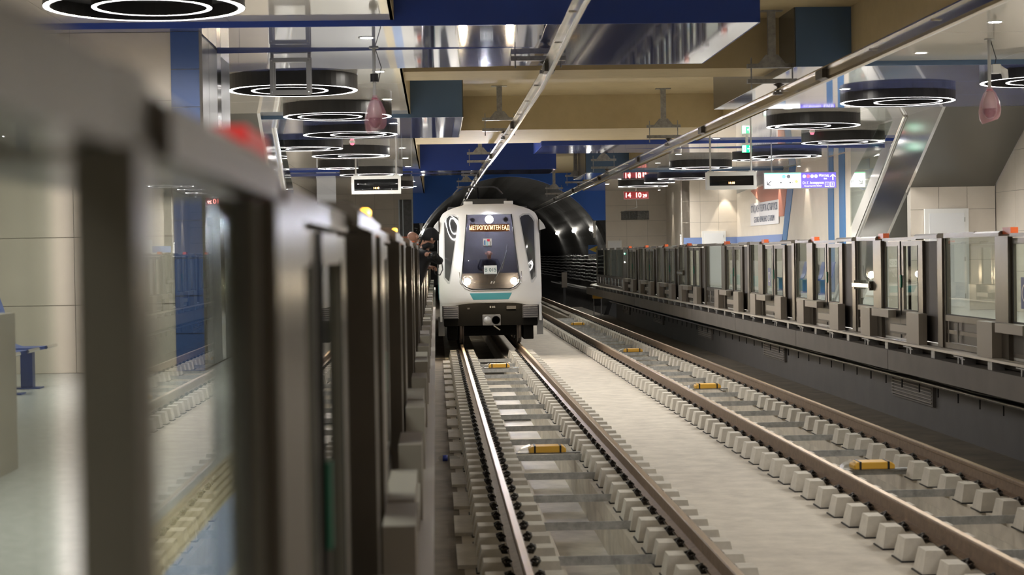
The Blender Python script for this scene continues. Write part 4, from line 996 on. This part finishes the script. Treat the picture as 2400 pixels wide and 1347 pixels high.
# ================================================================== PEOPLE
def human(name, label, J, E, skinset, cloth, skin, group=None, extra=None):
    """J joint -> (pos, radius); E edges; continuous skinned surface, then split into cloth and skin faces"""
    names = list(J); idx = {k:i for i,k in enumerate(names)}
    me = bpy.data.meshes.new(name); me.from_pydata([J[k][0] for k in names], [(idx[a],idx[c]) for a,c in E], [])
    o = bpy.data.objects.new(name, me); COL.objects.link(o)
    sk = o.modifiers.new('skin','SKIN'); sk.use_smooth_shade = True
    o.modifiers.new('sub','SUBSURF').levels = 2
    for i,k in enumerate(names):
        r = J[k][1]; r = r if isinstance(r, tuple) else (r, r); me.skin_vertices[0].data[i].radius = r
    me.skin_vertices[0].data[idx['pelvis']].use_root = True
    dg = bpy.context.evaluated_depsgraph_get(); dg.update()
    ev = bpy.data.meshes.new_from_object(o.evaluated_get(dg)); bpy.data.objects.remove(o)
    ev.materials.clear(); ev.materials.append(cloth); ev.materials.append(skin)
    P = {k: Vector(J[k][0]) for k in names}
    for p in ev.polygons:
        near = min(names, key=lambda k: (P[k]-p.center).length_squared); p.material_index = 1 if near in skinset else 0; p.use_smooth = True
    ob = bpy.data.objects.new(name, ev); COL.objects.link(ob); tag(ob, label, 'person', group); return ob
JACK = mat('jacket_black', (.010,.010,.012), .75); SKINM = mat('skin', (.52,.27,.18), .5); TROU = mat('trousers_dark', (.02,.02,.025), .8)
def hand_joints(J, E, tagp, wrist, d, up, curl):
    d = Vector(d).normalized(); up = Vector(up).normalized(); sd = d.cross(up).normalized(); w = Vector(wrist)
    J[tagp+'palm'] = (tuple(w+d*.055), (.03,.02)); E.append((tagp+'wrist', tagp+'palm')); sk = {tagp+'palm'}
    for f, (off, ln) in enumerate([(-.03,.072),(-.01,.082),(.012,.078),(.032,.06)]):
        a = w+d*.085+sd*off; c = a+(d*.6-up*.5*curl).normalized()*ln*.5; e = c+(d*.2-up*curl).normalized()*ln*.5
        for q,(p,r) in enumerate(((a,.011),(c,.009),(e,.007))): J['%sf%d%d'%(tagp,f,q)] = (tuple(p), r); sk.add('%sf%d%d'%(tagp,f,q))
        E += [(tagp+'palm','%sf%d0'%(tagp,f)),('%sf%d0'%(tagp,f),'%sf%d1'%(tagp,f)),('%sf%d1'%(tagp,f),'%sf%d2'%(tagp,f))]
    a = w+d*.03-sd*.04; c = a+d*.03-sd*.015-up*.02
    J[tagp+'t0'] = (tuple(a),.012); J[tagp+'t1'] = (tuple(c),.009); E += [(tagp+'palm',tagp+'t0'),(tagp+'t0',tagp+'t1')]; sk |= {tagp+'t0',tagp+'t1'}
    return sk
def figure(name, label, feet, pelvis, chest, neck, head, lsh, lel, lwr, rsh, rel, rwr, knees, cloth=JACK, face=(0,1,0), hands=True):
    J = {'pelvis':(pelvis,(.15,.12)), 'waist':(tuple((Vector(pelvis)*.5+Vector(chest)*.5)),(.15,.11)), 'chest':(chest,(.17,.125)), 'neck0':(tuple(Vector(chest)*.3+Vector(neck)*.7),.075), 'neck':(neck,.055),
         'jaw':(tuple(Vector(neck)*.5+Vector(head)*.5+Vector(face)*.02),(.066,.07)),'head':(head,(.078,.092)),'crown':(tuple(Vector(head)+(Vector(head)-Vector(neck)).normalized()*.075),(.062,.072)),
         'lsh':(lsh,.075),'lel':(lel,.052),'lwrist':(lwr,.032),'rsh':(rsh,.075),'rel':(rel,.052),'rwrist':(rwr,.032)}
    E = [('pelvis','waist'),('waist','chest'),('chest','neck0'),('neck0','neck'),('neck','jaw'),('jaw','head'),('head','crown'),('chest','lsh'),('lsh','lel'),('lel','lwrist'),('chest','rsh'),('rsh','rel'),('rel','rwrist')]
    sk = {'neck','jaw','head','crown'}
    for i, (f, k) in enumerate(zip(feet, knees)):
        h = Vector(pelvis)+Vector(((f[0]-pelvis[0])*.2, (.09 if i else -.09), -.08))
        J['hip%d'%i] = (tuple(h),.095); J['knee%d'%i] = (k,.062); J['ankle%d'%i] = ((f[0],f[1],f[2]+.09),.042); J['toe%d'%i] = ((f[0]+face[0]*.15,f[1]+face[1]*.15,f[2]+.035),.038)
        E += [('pelvis','hip%d'%i),('hip%d'%i,'knee%d'%i),('knee%d'%i,'ankle%d'%i),('ankle%d'%i,'toe%d'%i)]
    if hands:
        sk |= hand_joints(J,E,'l',lwr,Vector(lwr)-Vector(lel),(0,0,1),.8); sk |= hand_joints(J,E,'r',rwr,Vector(rwr)-Vector(rel),(0,0,1),.8)
    o = human(name, label, J, E, sk, cloth, SKINM)
    H = Vector(head); fc = Vector(face).normalized(); sd = fc.cross(Vector((0,0,1))).normalized()
    b = MB(); b.tube([H+fc*.095+Vector((0,0,.01)), H+fc*.12+Vector((0,0,-.025)), H+fc*.098+Vector((0,0,-.04))],[.008,.014,.008],8); b.build('nose', SKINM, o, True)
    for s in (-1,1):
        MB().tube([H+sd*s*.083+Vector((0,0,.02)), H+sd*s*.092, H+sd*s*.083+Vector((0,0,-.035))],[.012,.02,.009],8).build('ear', SKINM, o, True)
        MB().lathe([(0,-.01),(.008,-.006),(.01,0),(.008,.006),(0,.01)],10,tuple(H+fc*.090+sd*s*.032+Vector((0,0,.012)))).build('eye', mat('eye_dark',(.03,.02,.02),.2), o, True)
    MB().tube([H+fc*.092+sd*.025+Vector((0,0,-.062)), H+fc*.098+Vector((0,0,-.06)), H+fc*.092-sd*.025+Vector((0,0,-.062))],.006,6).build('mouth', mat('lips',(.35,.14,.11),.5), o, True)
    return o
PZF = PZ
A = figure('person', 'person in a black jacket and cap leaning out past the left platform doors', [(-.42,22.05,PZF),(-.45,22.38,PZF)], (-.31,22.2,1.95), (-.20,22.2,2.27), (-.13,22.22,2.44), (-.075,22.22,2.545),
    (-.18,22.40,2.36), (-.22,22.62,2.16), (-.10,22.5,2.18), (-.09,22.03,2.34), (.075,21.98,2.25), (-.03,21.88,2.33), [(-.36,22.08,1.5),(-.38,22.36,1.5)], face=(-.72,-.25,-.35))
cap = MB(); Hc = Vector((-.060,22.23,2.575))
cap.lathe([(.0,.115),(.05,.108),(.09,.07),(.108,.02),(.108,-.045),(.10,-.05)],20,tuple(Hc)); c = cap.build('cap', JACK, A, True)
MB().hexa([(Hc.x-.09,Hc.y-.07,Hc.z+.0),(Hc.x-.09,Hc.y+.07,Hc.z+.0),(Hc.x-.17,Hc.y+.05,Hc.z-.035),(Hc.x-.17,Hc.y-.06,Hc.z-.035),(Hc.x-.09,Hc.y-.07,Hc.z+.012),(Hc.x-.09,Hc.y+.07,Hc.z+.012),(Hc.x-.17,Hc.y+.05,Hc.z-.025),(Hc.x-.17,Hc.y-.06,Hc.z-.025)]).build('cap_peak', JACK, A)
MB().tube([(-.16,22.1,2.44),(-.09,22.12,2.47),(-.05,22.2,2.46),(-.08,22.32,2.46),(-.18,22.36,2.44)],.035,8).build('collar', JACK, A, True)
cm_ = thing('handheld_camera', 'black camera with a looped strap held by the leaning person', 'camera', (0,0,0))
MB().box(-.10,.02,21.80,21.88,2.30,2.385).build('body', BLACK, cm_, bevel=.01)
MB().tube([(-.04,21.80,2.34),(-.04,21.72,2.33)],.034,14).build('lens', BLACK, cm_, True)
MB().tube([(.02,21.84,2.36),(.07,21.84,2.28),(.085,21.84,2.16),(.05,21.84,2.09),(-.01,21.84,2.10),(-.03,21.84,2.18)],.008,6).build('strap', RUBBER, cm_, True)
Bp = figure('person', 'bald person in dark clothes behind the leaning photographer at the left doors', [(-.62,23.0,PZF),(-.62,23.35,PZF)], (-.60,23.2,1.98), (-.46,23.2,2.32), (-.36,23.2,2.48), (-.30,23.2,2.58),
    (-.44,23.42,2.38), (-.42,23.55,2.12), (-.30,23.4,2.05), (-.42,22.98,2.38), (-.46,22.86,2.12), (-.34,22.9,2.0), [(-.60,23.05,1.5),(-.60,23.33,1.5)], face=(.75,.6,-.2), cloth=TROU)
D_ = figure('person', 'driver in a dark suit seated behind the train windscreen', [(TX-.1,TY+.70,1.62),(TX+.1,TY+.70,1.62)], (TX,TY+1.2,1.92), (TX,TY+1.12,2.12), (TX,TY+1.08,2.27), (TX,TY+1.04,2.37),
    (TX+.2,TY+1.1,2.16), (TX+.27,TY+.95,1.98), (TX+.18,TY+.72,1.94), (TX-.2,TY+1.1,2.16), (TX-.27,TY+.95,1.98), (TX-.18,TY+.72,1.94), [(TX-.1,TY+.85,1.96),(TX+.1,TY+.85,1.96)], face=(0,-1,0), cloth=mat('suit',(.02,.022,.04),.7))
